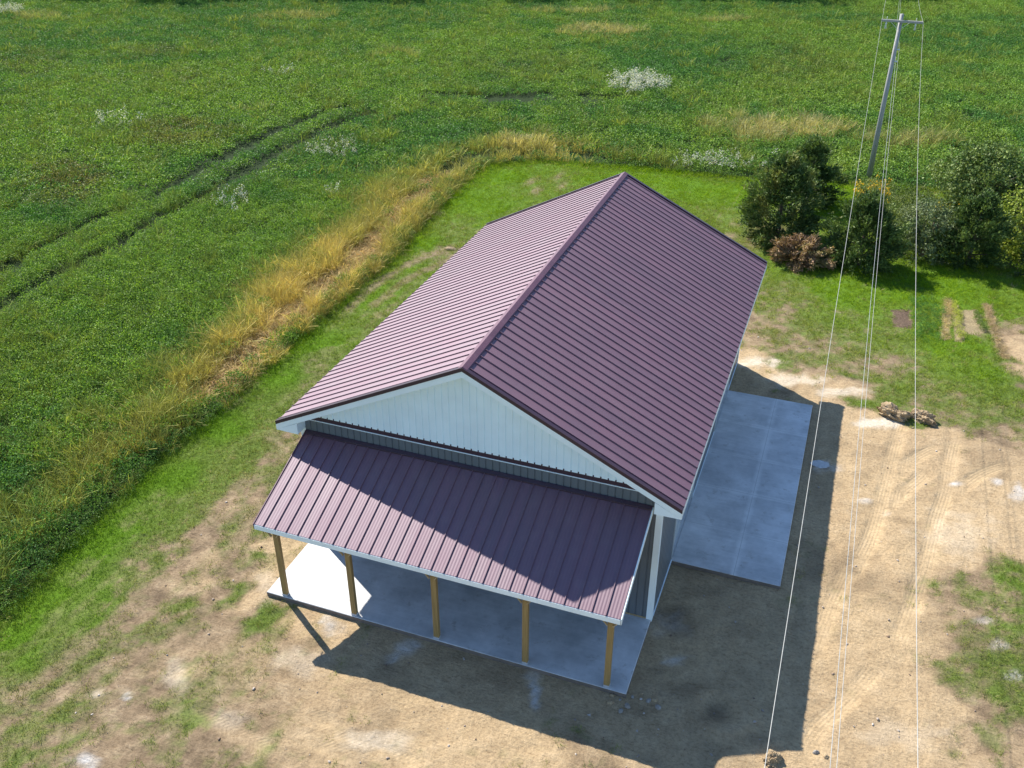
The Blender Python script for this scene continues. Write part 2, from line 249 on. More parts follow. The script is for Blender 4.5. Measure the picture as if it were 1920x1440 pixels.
def lawn_cover(x, y):
    wx = x + (fbm(x, y, .9, 3, 40) - .5) * 1.2; wy = y + (fbm(x, y, .9, 3, 50) - .5) * 1.2
    g, q = cover(wx, wy); q = q.copy()
    n = fbm(x, y, .8, 5, 3)
    n2 = fbm(x, y, 3.2, 3, 23)
    c = np.clip((g - .5) * 2.2 + .5 + (n - .5) * 2.2 * (1 - np.abs(g - .5) * 1.1) + (n2 - .5) * 1.9 + (fbm(x, y, 9.0, 2, 29) - .5) * .8, 0, 1)
    st = fbm(x * 2.6, y * .45 + x * .3, 1.0, 3, 63)
    c = np.clip(c + (st - .5) * 1.3 * (x < 3) * (g < .97), 0, 1)
    c = c * np.clip(g * 9, 0, 1)
    for l in RUTS:
        d, _, a, L = seg_dist(x, y, smooth_line(l, 4))
        k = sstep(.34, .10, d + (n2 - .5) * .3) * sstep(0, .6, a) * sstep(0, .6, L - a)
        q = q * (1 - .75 * k); c = c * (1 - .62 * k * sstep(.3, .6, n + .1))
    # narrow streak of spoil along the left wall and ruts
    return c, q, g
def garden_masks(x, y):
    bare = np.zeros(x.shape)
    for k in ('bed', 'straw', 'pale'):
        bare = np.maximum(bare, (.55 if k == 'pale' else 1.0) * in_poly(x + (fbm(x, y, 4, 2, 5) - .5) * .2, y + (fbm(x, y, 4, 2, 6) - .5) * .2, GARDEN[k]).astype(float))
    for k in ('rowA', 'rowB', 'rowC', 'rowD'):
        d = seg_dist(x, y, GARDEN[k])[0]; bare = np.maximum(bare, (d < .13).astype(float))
    return bare
def tyre_mask(x, y, keys=('rib', 'rib2', 'lug')):
    m = np.zeros(x.shape)
    for k in keys:
        for l in TYRE[k]:
            d, _, a, L = seg_dist(x, y, smooth_line(l)); m = np.maximum(m, sstep(.3, .2, d))
    return m

def frustum(x, y, z=0.3, mx=1.15, my=1.15):
    px, py, pz = x - CAM_LOC[0], y - CAM_LOC[1], z - CAM_LOC[2]
    a = px * RIGHT[0] + py * RIGHT[1] + pz * RIGHT[2]
    b = px * UP[0] + py * UP[1] + pz * UP[2]
    c = px * FWD[0] + py * FWD[1] + pz * FWD[2]
    f = 1759.86
    with np.errstate(all='ignore'):
        ok = (c > 1) & (np.abs(a / c * f) < 960 * mx + 40) & (np.abs(b / c * f) < 720 * my + 40)
    return ok, np.sqrt(px * px + py * py + pz * pz)
BARN_BOX = (-.1, W + .1, -.1, D + .1)
def on_slabs(x, y, m=0.0):
    a = (x > 0 - m) & (x < W + m) & (y > -2.39 - m) & (y < D + m)
    b = (x > W - m) & (x < 11.91 + m) & (y > 2.235 - m) & (y < 11.25 + m)
    return a | b

# ------------------------------------------------------------------ materials
def new_mat(name):
    m = bpy.data.materials.new(name); m.use_nodes = True
    nt = m.node_tree; b = nt.nodes['Principled BSDF']
    return m, nt, b
def N(nt, t, **kw):
    n = nt.nodes.new(t)
    for k, v in kw.items():
        if k.startswith('i_'): n.inputs[int(k[2:]) if k[2:].isdigit() else k[2:]].default_value = v
        else: setattr(n, k, v)
    return n
def mixc(nt, fac, a, b, mode='MIX'):
    n = nt.nodes.new('ShaderNodeMix'); n.data_type = 'RGBA'; n.blend_type = mode
    for s, v in ((n.inputs[0], fac), (n.inputs[6], a), (n.inputs[7], b)):
        if isinstance(v, bpy.types.NodeSocket): nt.links.new(v, s)
        else: s.default_value = v if not isinstance(v, tuple) else (*v[:3], 1.0)
    return n.outputs[2]
def math_n(nt, op, a, b=None, c=None, clamp=False):
    n = nt.nodes.new('ShaderNodeMath'); n.operation = op; n.use_clamp = clamp
    for i, v in enumerate((a, b, c)):
        if v is None: continue
        if isinstance(v, bpy.types.NodeSocket): nt.links.new(v, n.inputs[i])
        else: n.inputs[i].default_value = v
    return n.outputs[0]
def noise_n(nt, vec, scale, detail=4, rough=.55, out=0):
    n = nt.nodes.new('ShaderNodeTexNoise'); n.inputs['Scale'].default_value = scale
    n.inputs['Detail'].default_value = detail; n.inputs['Roughness'].default_value = rough
    if vec is not None: nt.links.new(vec, n.inputs['Vector'])
    return n.outputs[out]
def ramp_n(nt, fac, stops):
    n = nt.nodes.new('ShaderNodeValToRGB')
    el = n.color_ramp.elements
    while len(el) > 1: el.remove(el[-1])
    el[0].position = stops[0][0]; el[0].color = (*stops[0][1], 1)
    for p, c in stops[1:]:
        e = el.new(p); e.color = (*c, 1)
    nt.links.new(fac, n.inputs[0]); return n.outputs[0]
def bump_n(nt, b, height, strength=.3, dist=.02):
    n = nt.nodes.new('ShaderNodeBump'); n.inputs['Strength'].default_value = strength; n.inputs['Distance'].default_value = dist
    nt.links.new(height, n.inputs['Height']); nt.links.new(n.outputs[0], b.inputs['Normal'])
def coords(nt, which='Object'):
    return nt.nodes.new('ShaderNodeTexCoord').outputs[which]
def world_pos(nt):
    return nt.nodes.new('ShaderNodeNewGeometry').outputs['Position']

def simple(name, col, rough=.6, var=.12, scale=3.0, spec=.5, bump=0, bscale=40):
    m, nt, b = new_mat(name)
    p = world_pos(nt)
    n = noise_n(nt, p, scale)
    lo = tuple(c * (1 - var) for c in col); hi = tuple(min(1, c * (1 + var)) for c in col)
    nt.links.new(ramp_n(nt, n, [(.3, lo), (.7, hi)]), b.inputs['Base Color'])
    b.inputs['Roughness'].default_value = rough
    b.inputs['Specular IOR Level'].default_value = spec
    if bump: bump_n(nt, b, noise_n(nt, p, bscale), bump, .01)
    return m

def roof_metal(name, col, rough=.665, ior=1.92, axis=1, off=0.0):
    m, nt, b = new_mat(name)
    p = world_pos(nt)
    xyz = N(nt, 'ShaderNodeSeparateXYZ'); nt.links.new(p, xyz.inputs[0])
    n1 = noise_n(nt, p, .9, 3); n2 = noise_n(nt, p, 60, 2)
    lo = tuple(c * .90 for c in col); hi = tuple(c * 1.10 for c in col)
    c1 = ramp_n(nt, n1, [(.3, lo), (.7, hi)])
    # each coil-width panel differs a little
    pid = math_n(nt, 'FLOOR', math_n(nt, 'MULTIPLY_ADD', xyz.outputs[axis], 1 / .3048, off))
    wn_ = N(nt, 'ShaderNodeTexWhiteNoise', noise_dimensions='1D'); nt.links.new(pid, wn_.inputs['W'])
    c1 = mixc(nt, 1.0, c1, ramp_n(nt, wn_.outputs['Value'], [(0, (.90, .90, .90)), (1, (1.1, 1.1, 1.1))]), 'MULTIPLY')
    dust = ramp_n(nt, noise_n(nt, p, 2.2, 6, .7), [(.5, (0, 0, 0)), (.85, (1, 1, 1))])
    c2 = mixc(nt, math_n(nt, 'MULTIPLY', dust, .12), c1, (.30, .26, .25))
    nt.links.new(c2, b.inputs['Base Color'])
    rr = math_n(nt, 'ADD', math_n(nt, 'MULTIPLY_ADD', n1, .08, rough - .06), math_n(nt, 'MULTIPLY', wn_.outputs['Value'], .04))
    nt.links.new(rr, b.inputs['Roughness'])
    b.inputs['IOR'].default_value = ior
    b.inputs['Specular IOR Level'].default_value = .8
    b.inputs['Specular Tint'].default_value = (1.0, .92, 1.0, 1)
    bump_n(nt, b, math_n(nt, 'ADD', math_n(nt, 'MULTIPLY', n2, .3), noise_n(nt, p, 1.6, 2)), .10, .01)
    return m

RC = (.090, .022, .042)
M_ROOF = roof_metal('maroon_roof_metal', RC, axis=1, off=.69)
M_PORCH = roof_metal('maroon_porch_metal', RC, axis=0, off=.0)
M_CAP = roof_metal('maroon_cap_metal', (.10, .035, .058), .6, 1.5)
M_RTRIM = simple('maroon_trim_metal', (.045, .022, .035), .4, .08)
M_WHITE = simple('white_metal_trim', (.80, .88, .91), .45, .04, 2)
M_GABLE = simple('white_gable_siding', (.76, .88, .93), .5, .05, 1.4)
M_GRAY = simple('charcoal_siding', (.125, .140, .155), .45, .08, 1.5)
M_DOOR = simple('overhead_door_white', (.42, .46, .48), .5, .05, 2)
M_GALV = simple('galvanised_metal', (.45, .46, .48), .4, .1, 8)

def wood_mat(name, col, var=.25):
    m, nt, b = new_mat(name)
    p = world_pos(nt)
    mp = N(nt, 'ShaderNodeMapping'); nt.links.new(p, mp.inputs[0]); mp.inputs['Scale'].default_value = (28, 28, 1.6)
    g = noise_n(nt, mp.outputs[0], 1.0, 5, .6)
    lo = tuple(c * (1 - var) for c in col); hi = tuple(min(1, c * (1 + var)) for c in col)
    nt.links.new(ramp_n(nt, g, [(.3, lo), (.7, hi)]), b.inputs['Base Color'])
    b.inputs['Roughness'].default_value = .75
    bump_n(nt, b, g, .2, .004)
    return m
M_POST = wood_mat('treated_lumber', (.30, .20, .075))
M_BRACE = wood_mat('pale_lumber', (.42, .31, .17))
M_POLE = wood_mat('weathered_pole_wood', (.33, .32, .31), .35)

def concrete_mat(name, joints):
    m, nt, b = new_mat(name)
    p = world_pos(nt)
    n1 = noise_n(nt, p, 1.0, 6, .65); n2 = noise_n(nt, p, 7, 5, .65); n3 = noise_n(nt, p, 90, 2)
    mp = N(nt, 'ShaderNodeMapping'); nt.links.new(p, mp.inputs[0]); mp.inputs['Scale'].default_value = (.5, 9, 1)
    br = noise_n(nt, mp.outputs[0], 1.2, 5, .65)
    c = ramp_n(nt, n1, [(.32, (.34, .35, .35)), (.5, (.53, .535, .53)), (.66, (.70, .705, .70))])
    c = mixc(nt, .35, c, ramp_n(nt, br, [(.3, (.39, .40, .41)), (.7, (.58, .58, .58))]))
    sp = ramp_n(nt, n2, [(.54, (0, 0, 0)), (.66, (1, 1, 1))])
    sp2 = math_n(nt, 'MULTIPLY', sp, ramp_n(nt, noise_n(nt, p, 2.4, 3), [(.48, (0, 0, 0)), (.62, (.5, .5, .5))]))
    c = mixc(nt, sp2, c, (.26, .235, .20))
    xyz = N(nt, 'ShaderNodeSeparateXYZ'); nt.links.new(p, xyz.inputs[0])
    wob = math_n(nt, 'MULTIPLY_ADD', noise_n(nt, p, 1.5, 3), .12, -.06)
    for ax, pos, w, s in joints:
        d = math_n(nt, 'ABSOLUTE', math_n(nt, 'SUBTRACT', xyz.outputs[ax], pos))
        dw = math_n(nt, 'ADD', d, wob)
        f = N(nt, 'ShaderNodeMapRange'); nt.links.new(dw, f.inputs[0])
        f.inputs[1].default_value = w; f.inputs[2].default_value = w * .25; f.inputs[3].default_value = 0; f.inputs[4].default_value = s
        ff = math_n(nt, 'MULTIPLY', f.outputs[0], ramp_n(nt, noise_n(nt, p, 3.1, 4), [(.3, (.3, .3, .3)), (.6, (1, 1, 1))]))
        c = mixc(nt, ff, c, (.74, .74, .72))
        cut = math_n(nt, 'LESS_THAN', d, .006)
        c = mixc(nt, math_n(nt, 'MULTIPLY', cut, .6), c, (.25, .25, .25))
    nt.links.new(c, b.inputs['Base Color'])
    b.inputs['Roughness'].default_value = .55
    b.inputs['Specular IOR Level'].default_value = .4
    bump_n(nt, b, math_n(nt, 'ADD', math_n(nt, 'MULTIPLY', br, .6), math_n(nt, 'MULTIPLY', n3, .4)), .15, .006)
    return m
M_PATIO = concrete_mat('patio_concrete', [])
M_APRON = concrete_mat('apron_concrete', [(0, 10.75, .13, .60), (1, 9.35, .13, .5), (1, 7.55, .12, .45), (1, 5.75, .13, .5), (1, 3.95, .1, .3)])
M_FORM = simple('form_board_edge', (.16, .13, .11), .8, .2, 6)

def leaf_mat(name, trans=.35, var=.35, source='INSTANCER', spec=.22):
    m = bpy.data.materials.new(name); m.use_nodes = True
    nt = m.node_tree; nt.nodes.clear()
    at = N(nt, 'ShaderNodeAttribute', attribute_type=source, attribute_name='tint')
    isl = N(nt, 'ShaderNodeNewGeometry')
    v = math_n(nt, 'MULTIPLY_ADD', isl.outputs['Random Per Island'], 2 * var, 1 - var)
    hs = N(nt, 'ShaderNodeHueSaturation'); nt.links.new(at.outputs['Color'], hs.inputs['Color']); nt.links.new(v, hs.inputs['Value'])
    hs.inputs['Hue'].default_value = .5
    h2 = math_n(nt, 'MULTIPLY_ADD', isl.outputs['Random Per Island'], -.03, .515); nt.links.new(h2, hs.inputs['Hue'])
    d = N(nt, 'ShaderNodeBsdfPrincipled'); d.inputs['Roughness'].default_value = .55; d.inputs['Specular IOR Level'].default_value = spec
    t = N(nt, 'ShaderNodeBsdfTranslucent')
    nt.links.new(hs.outputs[0], d.inputs['Base Color'])
    nt.links.new(mixc(nt, 1.0, hs.outputs[0], (1.0, 1.0, .55), 'MULTIPLY'), t.inputs['Color'])
    mx = N(nt, 'ShaderNodeMixShader'); mx.inputs[0].default_value = trans
    nt.links.new(d.outputs[0], mx.inputs[1]); nt.links.new(t.outputs[0], mx.inputs[2])
    o = N(nt, 'ShaderNodeOutputMaterial'); nt.links.new(mx.outputs[0], o.inputs[0])
    return m
M_LEAF = leaf_mat('leaf_instances', .35, .42, spec=.16)
M_BLADE = leaf_mat('grass_blades', .35, .3, spec=.08)
M_BUSH = leaf_mat('bush_leaves', .25, .35, 'GEOMETRY')
M_BARK = wood_mat('bark', (.12, .09, .065))

# ---- ground
def ground_mat():
    m, nt, b = new_mat('ground_soil_and_turf')
    p = world_pos(nt)
    A = lambda n: N(nt, 'ShaderNodeAttribute', attribute_type='GEOMETRY', attribute_name=n)
    m1 = A('mask1'); s1 = N(nt, 'ShaderNodeSeparateColor'); nt.links.new(m1.outputs['Color'], s1.inputs[0])   # grass, lush, field
    m2 = A('mask2'); s2 = N(nt, 'ShaderNodeSeparateColor'); nt.links.new(m2.outputs['Color'], s2.inputs[0])   # white, pale sand, darker soil
    m3 = A('mask3'); s3 = N(nt, 'ShaderNodeSeparateColor'); nt.links.new(m3.outputs['Color'], s3.inputs[0])   # garden bed, straw, sandy
    t1 = A('tyre'); ts = N(nt, 'ShaderNodeSeparateXYZ'); nt.links.new(t1.outputs['Vector'], ts.inputs[0])      # lateral, along, mask (+rib / -lug)
    big = noise_n(nt, p, .35, 5, .6); mid = noise_n(nt, p, 2.2, 6, .65); fine = noise_n(nt, p, 14, 6, .7); grit = noise_n(nt, p, 70, 3, .7)
    sand = ramp_n(nt, mid, [(.28, (.34, .245, .145)), (.5, (.45, .33, .195)), (.72, (.53, .40, .25))])
    sand = mixc(nt, .35, sand, ramp_n(nt, big, [(.35, (.34, .24, .14)), (.65, (.53, .39, .225))]))
    brown = ramp_n(nt, mid, [(.28, (.135, .095, .058)), (.52, (.255, .185, .115)), (.75, (.40, .305, .195))])
    soil = mixc(nt, s3.outputs[2], brown, sand)
    sp = ramp_n(nt, fine, [(.32, (.5, .5, .5)), (.52, (1, 1, 1)), (.75, (1.25, 1.25, 1.25))])
    soil = mixc(nt, .6, soil, sp, 'MULTIPLY')
    mpd = N(nt, 'ShaderNodeMapping'); nt.links.new(p, mpd.inputs[0]); mpd.inputs['Scale'].default_value = (4.5, 17, 4); mpd.inputs['Rotation'].default_value = (0, 0, .25)
    dash = noise_n(nt, mpd.outputs[0], 1.0, 5, .68)
    soil = mixc(nt, .6, soil, ramp_n(nt, dash, [(.30, (1.12, 1.12, 1.1)), (.55, (1, 1, 1)), (.66, (.70, .66, .60)), (.8, (.5, .45, .38))]), 'MULTIPLY')
    crumb = ramp_n(nt, noise_n(nt, p, 26, 3, .6), [(.60, (1, 1, 1)), (.68, (.62, .58, .54))])
    soil = mixc(nt, .75, soil, crumb, 'MULTIPLY')
    dk = ramp_n(nt, noise_n(nt, p, 5.5, 5, .7), [(.60, (1, 1, 1)), (.72, (.66, .62, .58))])
    soil = mixc(nt, .6, soil, dk, 'MULTIPLY')
    straw = ramp_n(nt, fine, [(.3, (.20, .15, .08)), (.6, (.36, .29, .17))])
    lushc = ramp_n(nt, fine, [(.3, (.06, .125, .008)), (.7, (.13, .25, .012))])
    dryg = ramp_n(nt, fine, [(.3, (.09, .11, .04)), (.7, (.22, .21, .09))])
    turf = mixc(nt, s1.outputs[1], dryg, lushc)
    c = mixc(nt, s1.outputs[0], soil, turf)
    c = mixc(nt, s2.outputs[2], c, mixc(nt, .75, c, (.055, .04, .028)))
    c = mixc(nt, s2.outputs[1], c, ramp_n(nt, fine, [(.3, (.52, .44, .33)), (.7, (.78, .70, .58))]))
    c = mixc(nt, s2.outputs[0], c, ramp_n(nt, fine, [(.3, (.50, .50, .50)), (.7, (.80, .80, .78))]))
    c = mixc(nt, s3.outputs[0], c, ramp_n(nt, fine, [(.35, (.06, .042, .03)), (.65, (.20, .14, .10))]))
    c = mixc(nt, s3.outputs[1], c, straw)
    c = mixc(nt, s1.outputs[2], c, ramp_n(nt, fine, [(.3, (.012, .024, .007)), (.7, (.030, .055, .014))]))
    # tyre prints
    rib = math_n(nt, 'SINE', math_n(nt, 'MULTIPLY', ts.outputs[0], 2 * math.pi / .085))
    chev = math_n(nt, 'SINE', math_n(nt, 'MULTIPLY', math_n(nt, 'ADD', ts.outputs[1], math_n(nt, 'MULTIPLY', math_n(nt, 'ABSOLUTE', ts.outputs[0]), -.9)), 2 * math.pi / .11))
    mr = math_n(nt, 'MAXIMUM', ts.outputs[2], 0.0); ml = math_n(nt, 'MAXIMUM', math_n(nt, 'MULTIPLY', ts.outputs[2], -1.0), 0.0)
    th = math_n(nt, 'ADD', math_n(nt, 'MULTIPLY', rib, mr), math_n(nt, 'MULTIPLY', chev, ml))
    tm = math_n(nt, 'ADD', mr, ml)
    c = mixc(nt, math_n(nt, 'MULTIPLY', tm, .16), c, (.50, .38, .22))
    rgh = math_n(nt, 'MULTIPLY', mr, .0)
    nt.links.new(c, b.inputs['Base Color'])
    b.inputs['Roughness'].default_value = .95; b.inputs['Specular IOR Level'].default_value = .15
    h = math_n(nt, 'ADD', math_n(nt, 'MULTIPLY', fine, .5), math_n(nt, 'MULTIPLY', mid, .9))
    h = math_n(nt, 'ADD', h, math_n(nt, 'MULTIPLY', grit, .25))
    h = math_n(nt, 'ADD', h, math_n(nt, 'MULTIPLY', dash, -.45))
    notm = math_n(nt, 'MULTIPLY_ADD', tm, -.55, 1.0)
    h = math_n(nt, 'ADD', math_n(nt, 'MULTIPLY', h, notm), math_n(nt, 'MULTIPLY', th, .036))
    bump_n(nt, b, h, .9, .07)
    return m
M_GROUND = ground_mat()

def axis_coords(a, b, step, far, grow=1.18):
    c = list(np.arange(a, b + 1e-6, step)); s = step; x = c[-1]
    while x < far: s *= grow; x += s; c.append(x)
    s = step; x = c[0]; pre = []
    while x > -far: s *= grow; x -= s; pre.append(x)
    return np.array(pre[::-1] + c)
gx = axis_coords(-9.0, 21.0, .1, 2500)
gy = axis_coords(-9.0, 22.0, .1, 2500)
GX, GY = np.meshgrid(gx, gy, indexing='ij')
near = (GX > -14) & (GX < 26) & (GY > -14) & (GY < 42)
sdF = np.full(GX.shape, 50.0); sdF[:] = np.where(in_poly(GX, GY, FIELD_POLY), 50, -50)
x_, y_ = GX[near], GY[near]
sd_, _ = field_sd(x_, y_); sdF[near] = sd_
cov = np.ones(GX.shape) * .9; lush = np.ones(GX.shape) * .6; gbase = np.ones(GX.shape)
cov[near], lush[near], gbase[near] = lawn_cover(x_, y_)
field = sstep(-.15, .5, sdF)
bare = np.zeros(GX.shape); bare[near] = garden_masks(x_, y_)
white = np.zeros(GX.shape); pale = np.zeros(GX.shape); dark_soil = np.zeros(GX.shape)
nz = fbm(GX, GY, 3.0, 4, 9)
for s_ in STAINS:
    k = sstep(1.25, .25, patch_w(GX, GY, s_) + (nz - .5) * 1.9) * s_[7]
    if s_[6] == 'w': white = np.maximum(white, np.clip(k * .72, 0, .85) * (.5 + .5 * sstep(.35, .6, fbm(GX, GY, 6, 3, 19))))
    elif s_[6] == 's': pale = np.maximum(pale, np.clip(k * (.75 if s_[0] > 4 else .4), 0, .85))
    else: dark_soil = np.maximum(dark_soil, np.clip(k * .5, 0, .6))  # darker soil patches with noise-broken edges
dark_soil = np.clip(dark_soil + .35 * sstep(.58, .75, fbm(GX, GY, .55, 4, 31)), 0, 1) * (GX > -2)
cov2 = cov * (1 - np.clip(pale * 1.3, 0, 1)) * (1 - np.clip(white * 1.2, 0, 1)) * (1 - bare)
bedm = np.zeros(GX.shape); bedm[near] = in_poly(x_, y_, GARDEN['bed'])
palem = np.zeros(GX.shape); palem[near] = in_poly(x_, y_, GARDEN['pale'])
pale = np.maximum(pale, palem * .0); strawx = 0
strawm = bare * (1 - bedm) * (1 - palem)
sandy = sstep(.42, .05, gbase)
lat = np.zeros(GX.shape); alo = np.zeros(GX.shape); tmk = np.zeros(GX.shape)
for key, sg in (('lug', -1), ('rib2', 1), ('rib', 1)):
    for l in TYRE[key]:
        d_, la_, ar_, L_ = seg_dist(x_, y_, smooth_line(l))
        fade = sstep(0, .5, ar_) * sstep(0, .5, L_ - ar_)
        k = sstep(.26, .14, d_) * fade * (.6 + .4 * sstep(.35, .55, fbm(x_, y_, 1.3, 3, 33)))
        A0 = tmk[near]; mm = k > .02
        A0 = np.where(mm, sg * k, A0); tmk[near] = A0
        B0 = lat[near]; lat[near] = np.where(d_ < .5, la_, B0)
        B0 = alo[near]; alo[near] = np.where(d_ < .5, ar_, B0)
fine_amp = np.where(near, 1, 0)
GZ = ((fbm(GX, GY, .22, 3, 60) - .5) * .10 + (fbm(GX, GY, 1.3, 4, 61) - .5) * .09 + (fbm(GX, GY, 4.5, 3, 62) - .5) * .05 * (1 - np.abs(tmk))) * fine_amp
GZ -= .02 * np.abs(tmk)
prox = np.where(on_slabs(GX, GY, .35), .4, 1.0)
GZ = GZ * prox - .02
# shallow dug hole in the shaded sand
hx, hy = [(s_[0], s_[1]) for s_ in STAINS if s_[6] == 'd'][0]
rr = np.hypot(GX - hx, GY - hy)
GZ += -.16 * np.exp(-(rr / .28) ** 2) + .07 * np.exp(-((rr - .55) / .2) ** 2) * (nz + .3)
GZ = np.where(on_slabs(GX, GY, -.15), -.15, GZ)
nx, ny = GX.shape
idx = np.arange(nx * ny).reshape(nx, ny)
quads = np.stack([idx[:-1, :-1].ravel(), idx[1:, :-1].ravel(), idx[1:, 1:].ravel(), idx[:-1, 1:].ravel()], 1)
gme = np_mesh('ground', np.stack([GX.ravel(), GY.ravel(), GZ.ravel()], 1), quads, M_GROUND)
def vcol(me, name, *ch):
    a = me.attributes.new(name, 'FLOAT_COLOR', 'POINT')
    n = len(me.vertices); arr = np.ones((n, 4), np.float32)
    for i, c in enumerate(ch): arr[:, i] = np.broadcast_to(c, GX.shape).ravel()
    a.data.foreach_set('color', arr.ravel())
vcol(gme, 'mask1', cov2, lush, field); vcol(gme, 'mask2', white, pale, dark_soil); vcol(gme, 'mask3', bedm, strawm, sandy)
ta = gme.attributes.new('tyre', 'FLOAT_VECTOR', 'POINT')
ta.data.foreach_set('vector', np.stack([lat.ravel(), alo.ravel(), tmk.ravel()], 1).astype(np.float32).ravel())
gme.polygons.foreach_set('use_smooth', np.ones(len(gme.polygons), bool))
gob = bpy.data.objects.new('ground', gme); COL.objects.link(gob)
tag(gob, kind='structure')
def ground_z(x, y):
    i = np.clip(np.searchsorted(gx, x) - 1, 0, nx - 2); j = np.clip(np.searchsorted(gy, y) - 1, 0, ny - 2)
    return GZ[i, j]

# ------------------------------------------------------------------ concrete
def slab(name, x0, x1, y0, y1, z0, z1, mat, edge, bev=.012):
    mb = MB()
    mb.add([(x0 + bev, y0 + bev, z1), (x1 - bev, y0 + bev, z1), (x1 - bev, y1 - bev, z1), (x0 + bev, y1 - bev, z1)], [(0, 1, 2, 3)], 0)
    a = [(x0, y0), (x1, y0), (x1, y1), (x0, y1)]
    b = [(x0 + bev, y0 + bev), (x1 - bev, y0 + bev), (x1 - bev, y1 - bev), (x0 + bev, y1 - bev)]
    for i in range(4):
        j = (i + 1) % 4
        mb.add([(*a[i], z1 - bev), (*a[j], z1 - bev), (*b[j], z1), (*b[i], z1)], [(0, 1, 2, 3)], 0)
        mb.add([(*a[i], z0), (*a[j], z0), (*a[j], z1 - bev), (*a[i], z1 - bev)], [(0, 1, 2, 3)], 1)
    return mb.build(name, [mat, edge])
o = slab('patio_slab', .0, W, -2.39, -.012, -.2, SLAB, M_PATIO, M_FORM)
tag(o, 'pale concrete patio slab under the lean-to porch roof', kind='structure')
o = slab('apron_slab', W + .012, 11.911, 2.235, 11.254, -.2, SLAB, M_APRON, M_FORM)
tag(o, 'long concrete apron slab along the shaded side of the barn', kind='structure')

# ------------------------------------------------------------------ pole barn
barn = empty('pole_barn', (W / 2, D / 2, 0))
tag(barn, 'long barn with maroon ribbed metal roof, white gable and porch over a concrete slab', 'barn')
HW = HR - SL * (W / 2)          # roof surface height above the side wall
COS = 1 / math.sqrt(1 + SL * SL)

def ribbed_sheet(name, org, along, down, nrm, length, run, pitch, parent, mat, seam_h=.028, seam_w=.018, stri=.0007, nstri=5, start=0.0):
    """standing-seam sheet: profile runs 'along', extruded 'down' the slope"""
    org, along, down, nrm = (np.array(v, float) for v in (org, along, down, nrm))
    prof = []
    n = int(math.ceil((length - start) / pitch))
    edges = [start + i * pitch for i in range(-1, n + 1)]
    for e in edges:
        for k in range(1, nstri * 4):
            t = k / (nstri * 4)
            s = e + seam_w / 2 + (pitch - seam_w) * t - .0
            prof.append((s, stri * math.cos(2 * math.pi * t * nstri) * (0 if k in (0,) else 1)))
        s = e + pitch
        for ds, h in ((-seam_w / 2 - .004, 0), (-seam_w / 2, seam_h), (seam_w / 2, seam_h), (seam_w / 2 + .004, 0)):
            prof.append((s + ds, h))
    prof = [q for q in prof if -1e-6 <= q[0] <= length + 1e-6]
    prof = [(0, 0)] + [q for q in prof if .001 < q[0] < length - .001] + [(length, 0)]
    m = len(prof); v = []
    for t in (0, 1):
        for s, h in prof: v.append(org + along * s + nrm * h + down * run * t)
    # underside skin
    th = .012
    v += [org - nrm * th, org + along * length - nrm * th, org + along * length + down * run - nrm * th, org + down * run - nrm * th]
    f = [(i, i + 1, m + i + 1, m + i) for i in range(m - 1)]
    b = 2 * m
    f += [(b, b + 3, b + 2, b + 1)]
    f += [tuple([b, b + 1] + list(range(m - 1, -1, -1))), tuple([b + 3] + list(range(m, 2 * m)) + [b + 2]), (b, 0, m, b + 3), (b + 1, b + 2, 2 * m - 1, m - 1)]
    mb = MB(); mb.add(v, f)
    return mb.build(name, mat, parent)

Y0, Y1 = -OF, D + OF
run = (W / 2 + OS) / COS
roof = empty('roof', (0, 0, HR)); roof.parent = barn; roof.location = Vector((W / 2, D / 2, HR)) - barn.location
def wadd(mb, name, mats, parent, smooth=False):
    return mb.build(name, mats, parent, smooth)
dl = (-COS, 0, -SL * COS); dr = (COS, 0, -SL * COS)
pl = ribbed_sheet('roof_panel', (W / 2, Y0 + .02, HR), (0, 1, 0), dl, (-SL * COS, 0, COS), Y1 - Y0 - .04, run, .3048, roof, M_ROOF, start=.12)
tag(pl, 'sunlit side of the maroon ribbed roof')
pr_ = ribbed_sheet('roof_panel', (W / 2, Y0 + .02, HR), (0, 1, 0), dr, (SL * COS, 0, COS), Y1 - Y0 - .04, run, .3048, roof, M_ROOF, start=.12)
tag(pr_, 'side of the maroon roof turned away from the sun')
# ridge cap
mb = MB()
for s in (-1, 1):
    u = np.array((s * COS, 0, -SL * COS)); nn = np.array((s * SL * COS, 0, COS)); a = np.array((W / 2, 0, HR))
    t0 = a + nn * .045; t0[0] = W / 2; t0[2] = HR + .055
    e1 = a + u * .105 + nn * .042; e2 = a + u * .105 + nn * .030; e3 = a + u * .128 + nn * .030; e4 = a + u * .128 + nn * .002
    for y0, y1 in ((Y0 - .004, Y1 + .004),):
        P_ = [t0, e1, e2, e3, e4]
        vs = [(p[0], y0, p[2]) for p in P_] + [(p[0], y1, p[2]) for p in P_]
        mb.add(vs, [(i, i + 1, i + 6, i + 5) for i in range(4)])
        mb.add([(t0[0], y0, t0[2]), (e1[0], y0, e1[2]), (e4[0], y0, e4[2]), (W / 2, y0, HR)], [(0, 1, 2, 3)])
wadd(mb, 'ridge_cap', M_CAP, roof)
